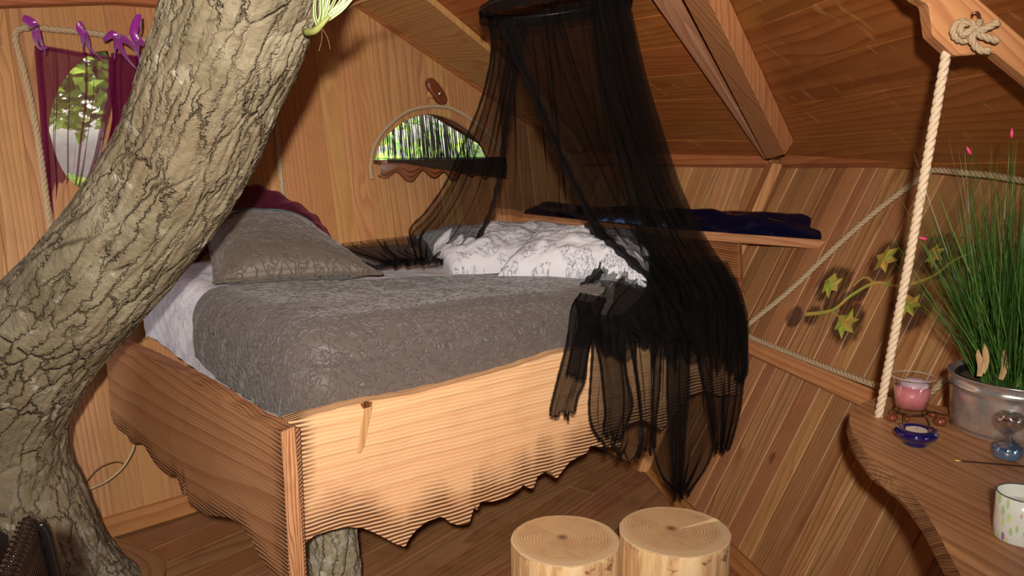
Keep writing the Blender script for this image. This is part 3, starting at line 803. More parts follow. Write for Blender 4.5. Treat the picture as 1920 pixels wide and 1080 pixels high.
trunk = tag(mesh_obj('tree_trunk', bm, m_bark, None, smooth=True), 'thick leaning grey-brown tree trunk growing up through the room', 'tree')
# timber collar round the foot of the trunk
cz = onz(55, 1115, 0); bm = bmesh.new(); fr = Fr((cz.x, cz.y, 0), (1, 0, 0), (0, 1, 0), UPZ)
ringp = []
for k in range(64):
    a = 2*PI*k/64; r1 = .315+.02*math.sin(3*a+1); r2 = r1+.085+.01*math.sin(5*a)
    ringp.append((fr.p(r1*math.cos(a), r1*math.sin(a), .002), fr.p(r1*math.cos(a), r1*math.sin(a), .022), fr.p(r2*math.cos(a), r2*math.sin(a), .022), fr.p(r2*math.cos(a), r2*math.sin(a), .002)))
bm, G = loft([list(p) for p in ringp+ringp[:1]], closed_v=True, uvs=(.3, 2.4)); bmesh.ops.recalc_face_normals(bm, faces=bm.faces[:])
mesh_obj('trim_12', bm, m_floor, None, smooth=False)['kind'] = 'structure'
# lichened log leg under the bed corner
lp0 = aty(628, 1130, 2.42); lp0.z = 0.0; lp1 = aty(618, 900, 2.42)
bm = rough_cyl(lp0, lp1, .088, .080, .12, 3, 64, 50)
lg = mesh_obj('log_leg', bm, m_bark2, bed_root, smooth=True)
lg['label'] = 'lichen-covered log leg'
adopt(bed_root)

# bromeliad-like air plant on the trunk
m_leafv = M('variegated_leaf'); uvn = m_leafv.n('ShaderNodeUVMap').outputs[0]; sp = m_leafv.n('ShaderNodeSeparateXYZ'); m_leafv.l(uvn, sp.inputs[0])
m_leafv.l(m_leafv.mix(m_leafv.ramp(m_leafv.math('ABSOLUTE', m_leafv.math('SUBTRACT', sp.outputs[0], .5)), [(.18, 0.0), (.3, 1.0)]), (.14, .22, .05), (.72, .72, .35)), m_leafv.b.inputs['Base Color'])
m_leafv.b.inputs['Roughness'].default_value = .4; m_leafv = m_leafv.m
m_stemb = simple('brown_stem', (.17, .075, .025), .7, bumpn=(60, .6, .003)); m_stemg = simple('green_stem', (.30, .32, .08), .6, bumpn=(60, .5, .003))
def ribbon_bm(path, wf, up, bm=None, twist=0, thick=0.0, fold=0.0):
    """flat strap along a path, wf(t) half-width"""
    bm = bm or bmesh.new(); L = bm.loops.layers.uv.get('UVMap') or bm.loops.layers.uv.new('UVMap'); n = len(path); prev = None
    for i, p in enumerate(path):
        t = (path[min(i+1, n-1)]-path[max(i-1, 0)]).normalized(); sd = t.cross(V(up)).normalized()
        if sd.length < .1: sd = t.orthogonal().normalized()
        if twist: sd = Matrix.Rotation(twist*i/(n-1), 3, t) @ sd
        nn = sd.cross(t); w_ = wf(i/(n-1))
        cur = [bm.verts.new(p-sd*w_), bm.verts.new(p+nn*w_*fold), bm.verts.new(p+sd*w_)]
        if prev:
            for a in (0, 1):
                f = bm.faces.new((prev[a], prev[a+1], cur[a+1], cur[a]))
                for l, (x, y) in zip(f.loops, ((a/2, i-1), (a/2+.5, i-1), (a/2+.5, i), (a/2, i))): l[L].uv = (x, y/n)
        prev = cur
    return bm
ap = aty(583, 55, 2.02)
air = tag(empty('air_plant', ap), 'small strappy green and cream plant growing from the trunk beneath the roof', 'plant')
bm = tube_bm(cr([aty(574, 60, 2.04), aty(590, 58, 2.0), aty(603, 46, 1.99), aty(618, 30, 1.99)], 12), lambda t: .010*(1-.5*t), 8)
mesh_obj('stem', bm, m_stemg, air, smooth=True)
for i, (a, b, c) in enumerate([((601, 45), (606, 20), (612, -30)), ((600, 44), (612, 18), (622, -30)), ((604, 42), (622, 12), (640, -28)), ((598, 46), (603, 22), (600, -30)), ((622, 24), (642, 6), (668, -30)), ((605, 44), (630, 15), (655, -22)), ((596, 48), (590, 25), (592, -20)), ((608, 40), (640, 18), (662, -6))]):
    P = cr([aty(*a, 2.0), aty(*b, 1.98+.02*(i % 3)), aty(*c, 1.95+.05*(i % 3))], 14)
    mesh_obj('leaf', ribbon_bm(P, lambda t: .0055*(1-.35*t)*(1.0 if i % 2 else .8), (0, 1, .2), fold=.3), m_leafv, air, smooth=True)
for a, b in (((603, 52), (598, 96)), ((604, 52), (619, 92))):
    mesh_obj('dry_thread', tube_bm(cr([aty(*a, 2.0), aty((a[0]+b[0])/2+3, (a[1]+b[1])/2, 2.0), aty(*b, 2.0)], 8), .0009, 4), m_stemb, air)
adopt(air)
tw = tag(mesh_obj('dry_twig', tube_bm(cr([aty(645, 22, 2.2), aty(668, 6, 2.22), aty(700, -4, 2.25), aty(760, -20, 2.3)], 14), .0035, 6), m_stemb, None, smooth=True), 'thin brown twig poking out beside the strappy plant under the roof', 'twig')

# ---------------------------------------------------------------- ropes
m_rope = simple('natural_rope', (.46, .33, .19), .85, bumpn=(220, .7, .002)); m_rope2 = simple('pale_rope', (.66, .50, .33), .8, bumpn=(220, .7, .002))
def onF(fr, pts, w): return [onp(x, y, fr.o+fr.n*w, fr.n) for x, y in pts]
def smooth_path(P, n=90): return cr(P, n)
P = onF(FB, [(97, 520), (96, 440), (88, 380), (68, 240), (44, 130), (32, 88), (29, 68)], .018)+onF(FB, [(34, 56), (60, 52), (110, 56), (170, 62), (240, 72), (300, 79), (400, 92), (495, 105)], .018)+onF(FB, [(508, 112), (513, 140), (520, 250), (526, 320), (533, 390), (540, 480)], .018)
tag(mesh_obj('rope', rope_bm(smooth_path(P, 140), .0125), m_rope, None, smooth=True), 'twisted rope framing the leaf-shaped window behind the purple curtains', 'rope')
P = onF(FB, [(697, 336), (695, 310), (704, 270), (730, 235), (765, 209), (805, 200), (845, 203), (885, 225), (915, 250), (935, 285), (943, 320)], .016)
tag(mesh_obj('rope', rope_bm(smooth_path(P, 90), .0105), m_rope, None, smooth=True), 'twisted rope arching over the half-moon window', 'rope')
P = onF(FR, [(1640, 722), (1520, 677), (1400, 628), (1396, 615), (1480, 545), (1570, 460), (1640, 398), (1700, 352), (1742, 322), (1756, 319), (1800, 323), (1860, 329), (1960, 345), (2080, 360), (2092, 375), (1960, 520), (1880, 622), (1835, 662), (1785, 700), (1740, 738), (1700, 748), (1640, 722)], .048)
tag(mesh_obj('rope', rope_bm(smooth_path(P, 200), .0115), m_rope, None, smooth=True), 'twisted rope laid in a large lozenge on the slanted wall round the golden branch', 'rope')
YB = 1.86
dk = .80
rp_top = aty(1775, 96, YB+.025); rp_bot = onz(1645, 779, dk+.001); rp_bot.z = dk-.03
tag(mesh_obj('rope', rope_bm([rp_top, rp_top.lerp(rp_bot, .5)+V((.004, 0, 0)), rp_bot], .0115), m_rope2, None, smooth=True), 'pale hanging rope between the knotted beam and the desk corner', 'rope')

# knotted beam end
FK = Fr(aty(1800, 50, YB), (1, 0, -.78), (0, 0, 1), V((0, -1, 0)))
bp = [(1560, -150), (1660, -150), (1690, -25), (1723, -2), (1742, 8), (1750, 67), (1793, 105), (1867, 99), (1925, 146), (2120, 310), (2200, 310), (2200, 265), (1919, 70), (1839, 0), (1700, -150)]
bp = [(1680, -50), (1723, -2), (1742, 8), (1750, 67), (1793, 105), (1867, 99), (1925, 146), (2120, 310), (2200, 310), (2200, 300), (1919, 70), (1839, 0), (1790, -50)]
kbm = tag(empty('roof_beam', aty(1800, 50, YB)), 'angled roof beam with a notched corner and a rope knot at upper right', 'beam')
board('beam_board', [FK.px(x, y, 0) for x, y in bp], FK, -.05, 0, m_beam, kbm, 'u', .004)
adopt(kbm)
kn = tag(empty('rope_knot', aty(1810, 62, YB-.03)), 'tan rope knot with three frayed tails on the angled beam', 'rope')
def kpt(x, y, d): return aty(x, y, YB-d)
loop = [kpt(1812+ -0, 40, .012), kpt(1795, 44, .02), kpt(1787, 58, .022), kpt(1793, 72, .02), kpt(1808, 77, .016), kpt(1822, 70, .03), kpt(1828, 55, .034), kpt(1822, 44, .030), kpt(1806, 46, .034), kpt(1800, 56, .034), kpt(1806, 66, .032), kpt(1818, 58, .038), kpt(1834, 48, .03), kpt(1838, 38, .012)]
mesh_obj('knot_loop', rope_bm(cr(loop, 60), .0078), m_rope, kn, smooth=True)
for T in ([(1818, 54, .03), (1840, 56, .035), (1858, 48, .045), (1873, 41, .05)], [(1818, 60, .03), (1838, 66, .03), (1855, 72, .035), (1871, 77, .035)], [(1818, 58, .03), (1822, 74, .032), (1830, 88, .03), (1842, 95, .035), (1856, 95, .038)]):
    mesh_obj('rope_tail', rope_bm(cr([kpt(*q) for q in T], 20), .0085), m_rope, kn, smooth=True)
adopt(kn)
# screw hook above the knot
tag(mesh_obj('hook', tube_bm(cr([kpt(1822, 33, .002), kpt(1824, 26, .02), kpt(1832, 24, .022), kpt(1836, 30, .02), kpt(1836, 36, .016)], 14), .0035, 8), simple('pink_brass', (.55, .30, .24), .3, 1.0), None, smooth=True), 'small round hook above the rope knot on the beam', 'hook')

# ---------------------------------------------------------------- shelf, sill, lamp on the wall
sh = board('shelf', [FS.px(x, y, 0) for x, y in [(950, 397), (1200, 425), (1565, 452), (1566, 469), (1310, 450), (950, 412)]], FS, -.22, 0, m_shelf, None, 'u', .003)
tag(sh, 'narrow plank shelf crossing the corner behind the net', 'shelf')
S = onz(703, 303, 1.46)
sill = tag(empty('window_sill', on(FB, 810, 315, .0)), 'small dark scalloped sill shelf below the half-moon window', 'shelf')
sp0 = on(FB, 700, 300, 0)
FSi = Fr(sp0, e_, FB.v, FB.n)
def sill_pt(u, w): return FSi.p(u, 0, w)
Lsill = (on(FB, 935, 300, 0)-sp0).length
top = [(u, .015+.17*math.sin(PI*min(1, .08+u/Lsill*.86))**.8) for u in [Lsill*i/30 for i in range(31)]]
fh = Fr(sp0-FB.v*.02, e_, FB.n, UPZ)
zz = 1.425
fh = Fr(V((sp0.x, sp0.y, zz)), e_, -n_, UPZ)
polyS = [(0, -.0)]+[(u, w_) for u, w_ in top]+[(Lsill, 0)]
board('sill_top', polyS, fh, -.02, 0, m_dark, sill, 'u', .002)
# scalloped apron following the curved front
rows = []
N = 80
for i in range(N+1):
    u = Lsill*i/N; w_ = .005+.17*math.sin(PI*min(1, .08+u/Lsill*.86))**.8
    dep = .055+.022*math.sin(u*52+.6)-.01*math.cos(u*26)
    rows.append([fh.p(u, w_-.012, -.02), fh.p(u, w_, -.012), fh.p(u, w_+.002, -.02-dep*.5), fh.p(u, w_-.004, -.02-dep), fh.p(u, w_-.024, -.02-dep)])
bm, G = loft(rows, uvs=(.1, Lsill)); bmesh.ops.recalc_face_normals(bm, faces=bm.faces[:])
ao = mesh_obj('scalloped_apron', bm, m_dark, sill, smooth=False); ao.modifiers.new('t', 'SOLIDIFY').thickness = .006
adopt(sill)
# oval wooden wall light
lc = on(FB, 817, 172, .03)
wlp = tag(empty('wall_light', lc), 'small tilted oval wooden wall light above the half-moon window', 'lamp')
fl = Fr(lc, (e_*.62-FB.v*.78), (e_*.78+FB.v*.62), FB.n)
def oval(a, b, n=28, p=2.6): return [(a*abs(math.cos(t))**(2/p)*(1 if math.cos(t) > 0 else -1), b*abs(math.sin(t))**(2/p)*(1 if math.sin(t) > 0 else -1)) for t in [2*PI*k/n for k in range(n)]]
ob = board('oval_block', oval(.078, .036), fl, -.012, .022, m_dark, wlp, 'u', .006)
fl2 = Fr(lc-FB.n*.03+fl.u*.0, fl.u, fl.v, FB.n)
board('back_peg', [(x-.01, y-.02) for x, y in oval(.02, .03)], fl2, 0, .03, m_shelf, wlp, 'v', .002)
bm = lathe_bm([(0, .006), (.010, .005), (.014, .0), (.014, -.004)], (0, 0, 0), 20)
bm.transform(Matrix.Translation(lc+fl.u*.018+FB.n*.026) @ FB.n.to_track_quat('Z', 'Y').to_matrix().to_4x4())
mesh_obj('lens', bm, simple('chrome', (.8, .8, .8), .12, 1.0), wlp, smooth=True)
adopt(wlp)

# ---------------------------------------------------------------- stumps
def rings_mat():
    m = M('log_end_rings'); tc = m.n('ShaderNodeTexCoord').outputs['Object']; sp = m.n('ShaderNodeSeparateXYZ'); m.l(tc, sp.inputs[0])
    cb = m.n('ShaderNodeCombineXYZ'); m.l(sp.outputs[0], cb.inputs[0]); m.l(sp.outputs[1], cb.inputs[1])
    ln = m.vmath('LENGTH', cb.outputs[0]).outputs['Value']; nz = m.noise(cb.outputs[0], 9, 3)
    r = m.math('ADD', m.math('MULTIPLY', ln, 118.0), m.math('MULTIPLY', nz, 2.6))
    rr = m.ramp(m.math('FRACT', r), [(0, .0), (.6, .25), (.92, 1.0), (1.0, 0.0)])
    fadeo = m.ramp(ln, [(.0, 1.0), (.62, 1.0), (1.0, 1.0)])
    c = m.mix(rr, (.62, .41, .21), (.36, .175, .07))
    c = m.mix(m.math('MULTIPLY', m.ramp(m.noise(cb.outputs[0], 11, 5, .65), [(.48, 0.0), (.68, 1.0)]), .45), c, (.30, .15, .065))
    c = m.mix(m.ramp(ln, [(0, 1.0), (.010, .6), (.02, 0.0)]), c, (.12, .05, .02))
    c = m.mix(m.math('MULTIPLY', m.ramp(ln, [(.118, 0.0), (.14, 1.0)]), .5), c, (.66, .50, .30))
    m.l(c, m.b.inputs['Base Color']); m.b.inputs['Roughness'].default_value = .65
    m.bump(m.math('ADD', m.noise(cb.outputs[0], 70, 3), m.math('MULTIPLY', rr, .5)), .35, .002); return m.m
m_rings = rings_mat()
def peel_mat():
    m = M('peeled_bark'); uv = m.n('ShaderNodeUVMap').outputs[0]; mp = m.n('ShaderNodeMapping'); mp.inputs['Scale'].default_value = (1, .14, 1); m.l(uv, mp.inputs[0])
    n1 = m.noise(mp.outputs[0], 16, 4, .6); n2 = m.noise(mp.outputs[0], 60, 4, .6); n3 = m.noise(uv, 8, 4, .6)
    c = m.ramp(n1, [(.38, (.40, .17, .055)), (.5, (.66, .40, .17)), (.62, (.70, .49, .26))])
    c = m.mix(m.math('MULTIPLY', n2, .4), c, (.74, .56, .34))
    c = m.mix(m.math('MULTIPLY', m.ramp(n3, [(.62, 0.0), (.66, 1.0)]), .8), c, (.16, .055, .022))
    m.l(c, m.b.inputs['Base Color']); m.b.inputs['Roughness'].default_value = .6; m.bump(m.math('ADD', n2, n1), .7, .006); return m.m
m_peel = peel_mat()
def stump(cx, cy, rx, label, seed, crack):
    c = onz(cx, cy, .45); t = ((c-EY).dot(cF))/F0; r = rx*t
    root = tag(empty('log_stool', (c.x, c.y, 0)), label, 'stool')
    rows = []; seg = 96; zs = [0, .05, .12, .2, .28, .35, .41, .44, .447, .450]
    for z in zs:
        row = []
        for k in range(seg):
            a = 2*PI*k/seg; q = 1+.035*mnoise.noise(V((math.cos(a)*1.3+seed, math.sin(a)*1.3, z*1.2)))+.012*mnoise.noise(V((math.cos(a)*9, math.sin(a)*9, z*3+seed)))
            rr = r*q*(1-.5*max(0, z-.444)); 
            row.append(V((c.x+rr*math.cos(a), c.y+rr*math.sin(a), z)))
        rows.append(row)
    bm, G = loft(rows, closed_v=True, uvs=(1, .45)); bm.faces.new(G[0][::-1])
    bmesh.ops.recalc_face_normals(bm, faces=bm.faces[:]); mesh_obj('log_body', bm, m_peel, root, smooth=True)
    bm = bmesh.new(); cc = []; ctr_ = V((-.02*math.cos(seed), .02, 0))
    tv = []
    for k in range(seg):
        a = 2*PI*k/seg; P_ = V(rows[-1][k]); tv.append(P_)
    mid = V((c.x, c.y, .451)); o_ = V((c.x-.006, c.y+.012, 0))
    rings_ = []
    for f_ in (1.0, .97, .8, .55, .3, .1):
        ring = []
        for k, P_ in enumerate(tv):
            a = 2*PI*k/seg; da = (a-crack+PI) % (2*PI)-PI; z = .450+(.0015 if f_ < .98 else 0)
            if abs(da) < .022 and f_ > .28: z -= .010
            q = mid.lerp(P_, f_); q.z = z; ring.append(bm.verts.new(q-o_))
        rings_.append(ring)
    for A, B in zip(rings_, rings_[1:]):
        for k in range(seg): bm.faces.new((A[k], A[(k+1) % seg], B[(k+1) % seg], B[k]))
    bm.faces.new(rings_[-1]); bmesh.ops.recalc_face_normals(bm, faces=bm.faces[:])
    o = mesh_obj('log_top', bm, m_rings, root, smooth=False); o.location = o_
    for ch in root.children: ch.matrix_parent_inverse = Matrix.Translation(-root.location)
    return root
stump(1059, 1012, 101.5, 'sawn log stool nearer the bed, left of the pair', 1.0, .55)
stump(1264, 995, 103, 'sawn log stool nearer the slanted wall, right of the pair', 4.0, .45)

# ---------------------------------------------------------------- pillows and cushions
def pillow(name, c4, thick, mat, label, cat='pillow', group=None, seed=0, n=72, flange=.0, puff=.5, wr=.012, up=None):
    """c4: four 3D corners (front-left, front-right, back-right, back-left)"""
    a, b, c, d = [V(p) for p in c4]; N = (b-a).cross(d-a).normalized()
    if up is not None and N.dot(V(up)) < 0: N = -N
    bm = bmesh.new(); L = bm.loops.layers.uv.new('UVMap'); G = {}
    def P(s, t, sg):
        x, y = s*2-1, t*2-1
        # pinched sides, pointed corners
        pin = .035*(1-x*x)*(y)*abs(y)**1.5; pin2 = .03*(1-y*y)*x*abs(x)**1.5
        s2, t2 = s-pin2*.9, t-pin*.9
        q = (a.lerp(b, s2)).lerp(d.lerp(c, s2), t2)
        f = 1-flange; xx, yy = min(1, abs(x)/f), min(1, abs(y)/f)
        h = ((1-xx**2.6)*(1-yy**2.6)); h = max(0, h)**puff
        k = V((x*2.4+seed, y*2.4, sg*1.0))
        wv = wr*fbm(k, 4)*(.4+h) + wr*.7*abs(mnoise.noise(V((x*5+seed, y*5, 2))))*(1-h)
        return q + N*(sg*h*thick/2 + wv + .004*sg)
    for sg in (1, -1):
        for i in range(n+1):
            for j in range(n+1):
                if sg == -1 and (i in (0, n) or j in (0, n)): G[(sg, i, j)] = G[(1, i, j)]; continue
                G[(sg, i, j)] = bm.verts.new(P(i/n, j/n, sg))
        for i in range(n):
            for j in range(n):
                q = [G[(sg, i, j)], G[(sg, i+1, j)], G[(sg, i+1, j+1)], G[(sg, i, j+1)]]
                f = bm.faces.new(q if sg == 1 else q[::-1])
                w_, h_ = (b-a).length, (d-a).length
                mp = {G[(sg, i, j)]: (i, j), G[(sg, i+1, j)]: (i+1, j), G[(sg, i+1, j+1)]: (i+1, j+1), G[(sg, i, j+1)]: (i, j+1)}
                for l in f.loops: x, y = mp[l.vert]; l[L].uv = (x/n*w_+seed, y/n*h_+seed)
    bmesh.ops.recalc_face_normals(bm, faces=bm.faces[:])
    o = mesh_obj(name, bm, mat, None, smooth=True)
    tag(o, label, cat, group); return o, P
z0 = .995
def at_n(x, y, n): # pixel onto a plane parallel to the bed front, n metres in
    p = Kp - FFB.n*n; return onp(x, y, p, FFB.n)
def bn(x, y, nn): return onp(x, y, n_*nn, n_)
cu, PF = pillow('cushion', [onz(398, 533, z0+.03), onz(722, 516, z0+.03), bn(552, 404, 3.10), bn(372, 412, 3.10)], .20, m_cush, 'large grey-brown quilted cushion propped against the wall beside the trunk', 'cushion', seed=2, flange=.06, puff=.55, up=(0, -1, 1), wr=.006)
bmt = tube_bm([PF(s_/30, .58+.22*math.sin(PI*s_/30), 1)+V((0, -.004, .004)) for s_ in range(1, 30)], .0035, 6)
cp = mesh_obj('piping', bmt, simple('slate_piping', (.05, .07, .075), .5), None, smooth=True); cp.parent = cu
pillow('pillow', [onz(848, 512, z0), onz(1035, 512, z0), onz(1085, 428, z0+.12), onz(765, 448, z0+.10)], .20, m_toile, 'white toile pillow farther back, partly under the black net', 'pillow', 'toile pillows', seed=5, puff=.5, up=(0, 0, 1), wr=.012)
pillow('pillow', [onz(932, 520, z0+.01), onz(1215, 535, z0+.01), onz(1255, 462, z0+.10), onz(1000, 450, z0+.12)], .24, m_toile, 'white toile pillow in front, with a pointed flanged corner towards the quilt', 'pillow', 'toile pillows', seed=9, puff=.5, up=(0, 0, 1), wr=.013)
# burgundy throw behind the cushion
m_burg = M('burgundy_velvet'); m_burg.b.inputs['Base Color'].default_value = (.055, .004, .015, 1); m_burg.b.inputs['Roughness'].default_value = .55
m_burg.b.inputs['Sheen Weight'].default_value = .25; m_burg.b.inputs['Sheen Tint'].default_value = (.7, .1, .3, 1); m_burg = m_burg.m
rows = []
topc = cr([(330, 405, 0), (400, 362, 0), (445, 346, 0), (500, 352, 0), (545, 374, 0), (590, 402, 0), (612, 430, 0), (640, 470, 0)], 60)
botc = cr([(330, 520, 0), (400, 470, 0), (450, 430, 0), (500, 420, 0), (545, 420, 0), (585, 440, 0), (606, 460, 0), (640, 490, 0)], 60)
for i in range(60):
    r_ = []
    for j in range(15):
        t = j/14; x = lerp(topc[i].x, botc[i].x, t); y = lerp(topc[i].y, botc[i].y, t)
        d = .045*math.sin(t*PI) + .015*math.sin(i*.55+t*5) + .02*mnoise.noise(V((i*.15, t*2, 0)))
        p = bn(x, y, 3.30-d-.07*t); r_.append(p+V((0, 0, .006*math.sin(i*.9+j))))
    rows.append(r_)
bm, G = loft(rows); bt = mesh_obj('throw', bm, m_burg, None, smooth=True); bt.modifiers.new('t', 'SOLIDIFY').thickness = .012
tag(bt, 'dark burgundy cloth bunched between the grey-brown cushion and the wall', 'cloth')

# ---------------------------------------------------------------- sheer fabrics
def sheer(name, col, alpha, rough=.9, emitmix=None):
    m = M(name); tr = m.n('ShaderNodeBsdfTransparent'); mx = m.n('ShaderNodeMixShader')
    m.b.inputs['Base Color'].default_value = (*col, 1); m.b.inputs['Roughness'].default_value = rough; m.b.inputs['Specular IOR Level'].default_value = .1
    tl = m.n('ShaderNodeBsdfTranslucent'); tl.inputs[0].default_value = (*col, 1); m2 = m.n('ShaderNodeMixShader'); m2.inputs[0].default_value = .35
    m.l(m.b.outputs[0], m2.inputs[1]); m.l(tl.outputs[0], m2.inputs[2])
    uv = m.n('ShaderNodeUVMap').outputs[0]; nz = m.noise(uv, 14, 3)
    m.l(m.math('MULTIPLY', m.ramp(nz, [(.3, .86), (.7, 1.0)]), alpha), mx.inputs[0])
    m.l(tr.outputs[0], mx.inputs[1]); m.l(m2.outputs[0], mx.inputs[2]); m.l(mx.outputs[0], m.out.inputs[0])
    return m.m
m_net = sheer('black_net', (.010, .008, .007), .52); m_netd = sheer('black_net_gathered', (.009, .008, .008), .70)
m_lace = sheer('black_lace', (.007, .006, .006), .88)
m_curt = sheer('plum_organza', (.20, .012, .07), .60); m_curt2 = sheer('plum_organza_gathered', (.16, .008, .05), .86)
m_satin = M('purple_satin'); m_satin.b.inputs['Base Color'].default_value = (.30, .02, .26, 1); m_satin.b.inputs['Roughness'].default_value = .25; m_satin.b.inputs['Sheen Weight'].default_value = .3; m_satin = m_satin.m
def drape(name, left, right, mat, parent, nu=70, nv=60, folds=9, amp=.02, seed=0, hem=None, sag=0.0, conv=0.0, pleat=1.5):
    """cloth between two edge chains given as (x, y, depth) traced points; folds run from top to bottom"""
    sh_ = lambda q: (q[0], q[1], q[2]-.45*max(0, min(1, (330-q[1])/330))**.8) if name == 'net_panel' else q
    A = cr([aty(*sh_(q)) for q in left], nv); B = cr([aty(*sh_(q)) for q in right], nv); rows = []
    for j in range(nv):
        t = j/(nv-1); r_ = []
        for i in range(nu):
            s_ = i/(nu-1); ss = s_+.035*math.sin(2*PI*(folds*.37)*s_+seed+t)*math.sin(PI*s_)+(pleat*.8/(2*PI*folds*1.7)*math.sin(2*PI*folds*1.7*s_+2.2*mnoise.noise(V((s_*4+seed, t*.8, 3)))*2)+pleat*.7/(2*PI*folds*4.1)*math.sin(2*PI*folds*4.1*s_+3*mnoise.noise(V((s_*9+seed, t*1.3, 8)))))*math.sin(PI*s_)**.4*(.6+.9*abs(mnoise.noise(V((s_*5, t*1.5, seed+7)))))
            p = A[j].lerp(B[j], ss)
            tn = (A[min(j+1, nv-1)]-A[max(j-1, 0)])
            ph = folds*2*PI*s_ + 1.6*mnoise.noise(V((s_*3+seed, t*1.3, seed)))*2
            env = amp*(.35+.65*t if conv >= 0 else 1)
            d = env*(math.sin(ph)+.5*math.sin(ph*2.3+t*3+seed)) + amp*.6*mnoise.noise(V((s_*11, t*4, seed)))
            lateral = amp*.4*math.cos(ph*1.0+1)
            p = p + V((lateral*.6, -d, 0)) + V((0, 0, -sag*math.sin(PI*s_)*math.sin(PI*t)))
            if hem and t > .0: p = p + V((0, 0, hem*t**3*(math.sin(s_*folds*3.1+seed)+.5*math.sin(s_*folds*7.7))))
            r_.append(p)
        rows.append(r_)
    bm, G = loft(rows, uvs=(1, 1.5)); return mesh_obj(name, bm, mat, parent, smooth=True), rows
# curtains at the leaf-shaped window
def curtain(label, left, right, bows, mat, folds, amp, seed, extra=None):
    root = tag(empty('curtain', aty(*left[0])), label, 'curtain', 'tied plum curtains')
    o, rows = drape('cloth_panel', left, right, mat, root, 60, 50, folds, amp, seed)
    # gathered hem along both sides
    for side in (0, -1):
        path = [r[side] for r in rows]; mesh_obj('hem', ribbon_bm(path, lambda t: .012, (0, 1, 0), fold=.4), m_curt2, root, smooth=True)
    # scooped top edge cord
    mesh_obj('hem', ribbon_bm([p for p in rows[0]], lambda t: .006, (0, 1, 0), fold=.3), m_curt2, root, smooth=True)
    for straps in bows:
        bmr = None
        for st in straps: bmr = ribbon_bm(cr([aty(*q) for q in st], 14), lambda t: .015*(.55+.45*math.sin(PI*min(1, t*1.4+.15))), (0, 1, .1), bmr, twist=1.2, fold=.5)
        r_ = mesh_obj('ribbon', bmr, m_satin, root, smooth=True); r_['label'] = 'shiny purple satin ribbon bow'
        r_.modifiers.new('t', 'SOLIDIFY').thickness = .0015
    return adopt(root)
def yw(x): # forward distance of the back wall at a pixel column near the window
    return on(FB, x, 200, .0).y
d1, d2 = yw(70)-.05, yw(190)-.06
c1 = curtain('sheer plum curtain panel at left, tied by two purple ribbons', [(70, 86, d1), (76, 180, d1), (80, 260, d1), (88, 340, d1), (98, 432, d1), (100, 470, d1-.02)], [(208, 110, d2-.02), (205, 180, d2), (190, 260, d2), (175, 320, d2), (150, 380, d2-.02), (135, 440, d2-.03)],
    [[[(66, 50, d1-.03), (60, 42, d1-.04), (42, 33, d1-.04), (55, 50, d1-.05), (68, 54, d1-.03)], [(68, 54, d1-.04), (72, 66, d1-.05), (80, 85, d1-.05), (84, 100, d1-.04)], [(68, 54, d1-.03), (66, 70, d1-.04), (74, 90, d1-.05), (88, 88, d1-.05)]],
     [[(156, 66, d2-.03), (150, 52, d2-.04), (152, 42, d2-.04), (157, 55, d2-.05)], [(157, 58, d2-.03), (155, 78, d2-.05), (156, 100, d2-.04)], [(158, 62, d2-.03), (168, 88, d2-.05), (190, 112, d2-.05)], [(157, 60, d2-.03), (166, 80, d2-.05), (170, 104, d2-.04)]]], m_curt, 5, .012, 1)
d3 = yw(230)-.07; d4 = yw(330)-.08
c2 = curtain('denser gathered plum curtain panel half hidden behind the trunk', [(212, 100, d3), (208, 150, d3), (212, 220, d3), (196, 290, d3), (176, 350, d3), (150, 410, d3)], [(330, 120, d4), (330, 200, d4), (310, 280, d4), (270, 340, d4), (240, 380, d4), (200, 430, d4)],
    [[[(220, 70, d3-.03), (208, 64, d3-.04), (193, 76, d3-.05), (210, 68, d3-.05)], [(222, 68, d3-.03), (226, 90, d3-.05), (246, 118, d3-.05), (262, 137, d3-.05)], [(222, 70, d3-.03), (240, 78, d3-.05), (254, 95, d3-.05), (262, 118, d3-.04)], [(222, 70, d3-.03), (216, 90, d3-.04), (214, 110, d3-.03)]],
     [[(258, 80, d3-.03), (250, 60, d3-.04), (262, 28, d3-.05), (264, 50, d3-.04), (258, 70, d3-.03)], [(258, 72, d3-.03), (270, 82, d3-.05), (286, 90, d3-.05)], [(258, 74, d3-.03), (258, 94, d3-.05), (261, 118, d3-.04)]]], m_curt2, 6, .02, 4)

# ---------------------------------------------------------------- the bed canopy of black net
net = tag(empty('bed_canopy', aty(1040, 20, 2.9)), 'black mosquito-net canopy with lace hems draped over the right end of the bed', 'canopy')
Hc = aty(1042, 4, 2.88); hr = .262
hoopf = Fr(Hc, V((1, -.1, .13)), V((0, 1, .0)), UPZ)
hp = [hoopf.p(hr*math.cos(2*PI*k/64), hr*math.sin(2*PI*k/64)) for k in range(65)]
mesh_obj('hoop', tube_bm(hp, .006, 8, cap=False), simple('black_hoop', (.01, .01, .01), .35), net, smooth=True)
rows = [[p+V((0, 0, .01)) for p in hp], [p+V((0, 0, -.02)) for p in hp], [p+V((0, 0, -.035+.004*math.sin(k*2.2))) for k, p in enumerate(hp)]]
bm, G = loft(rows); mesh_obj('lace_band', bm, m_lace, net, smooth=True)
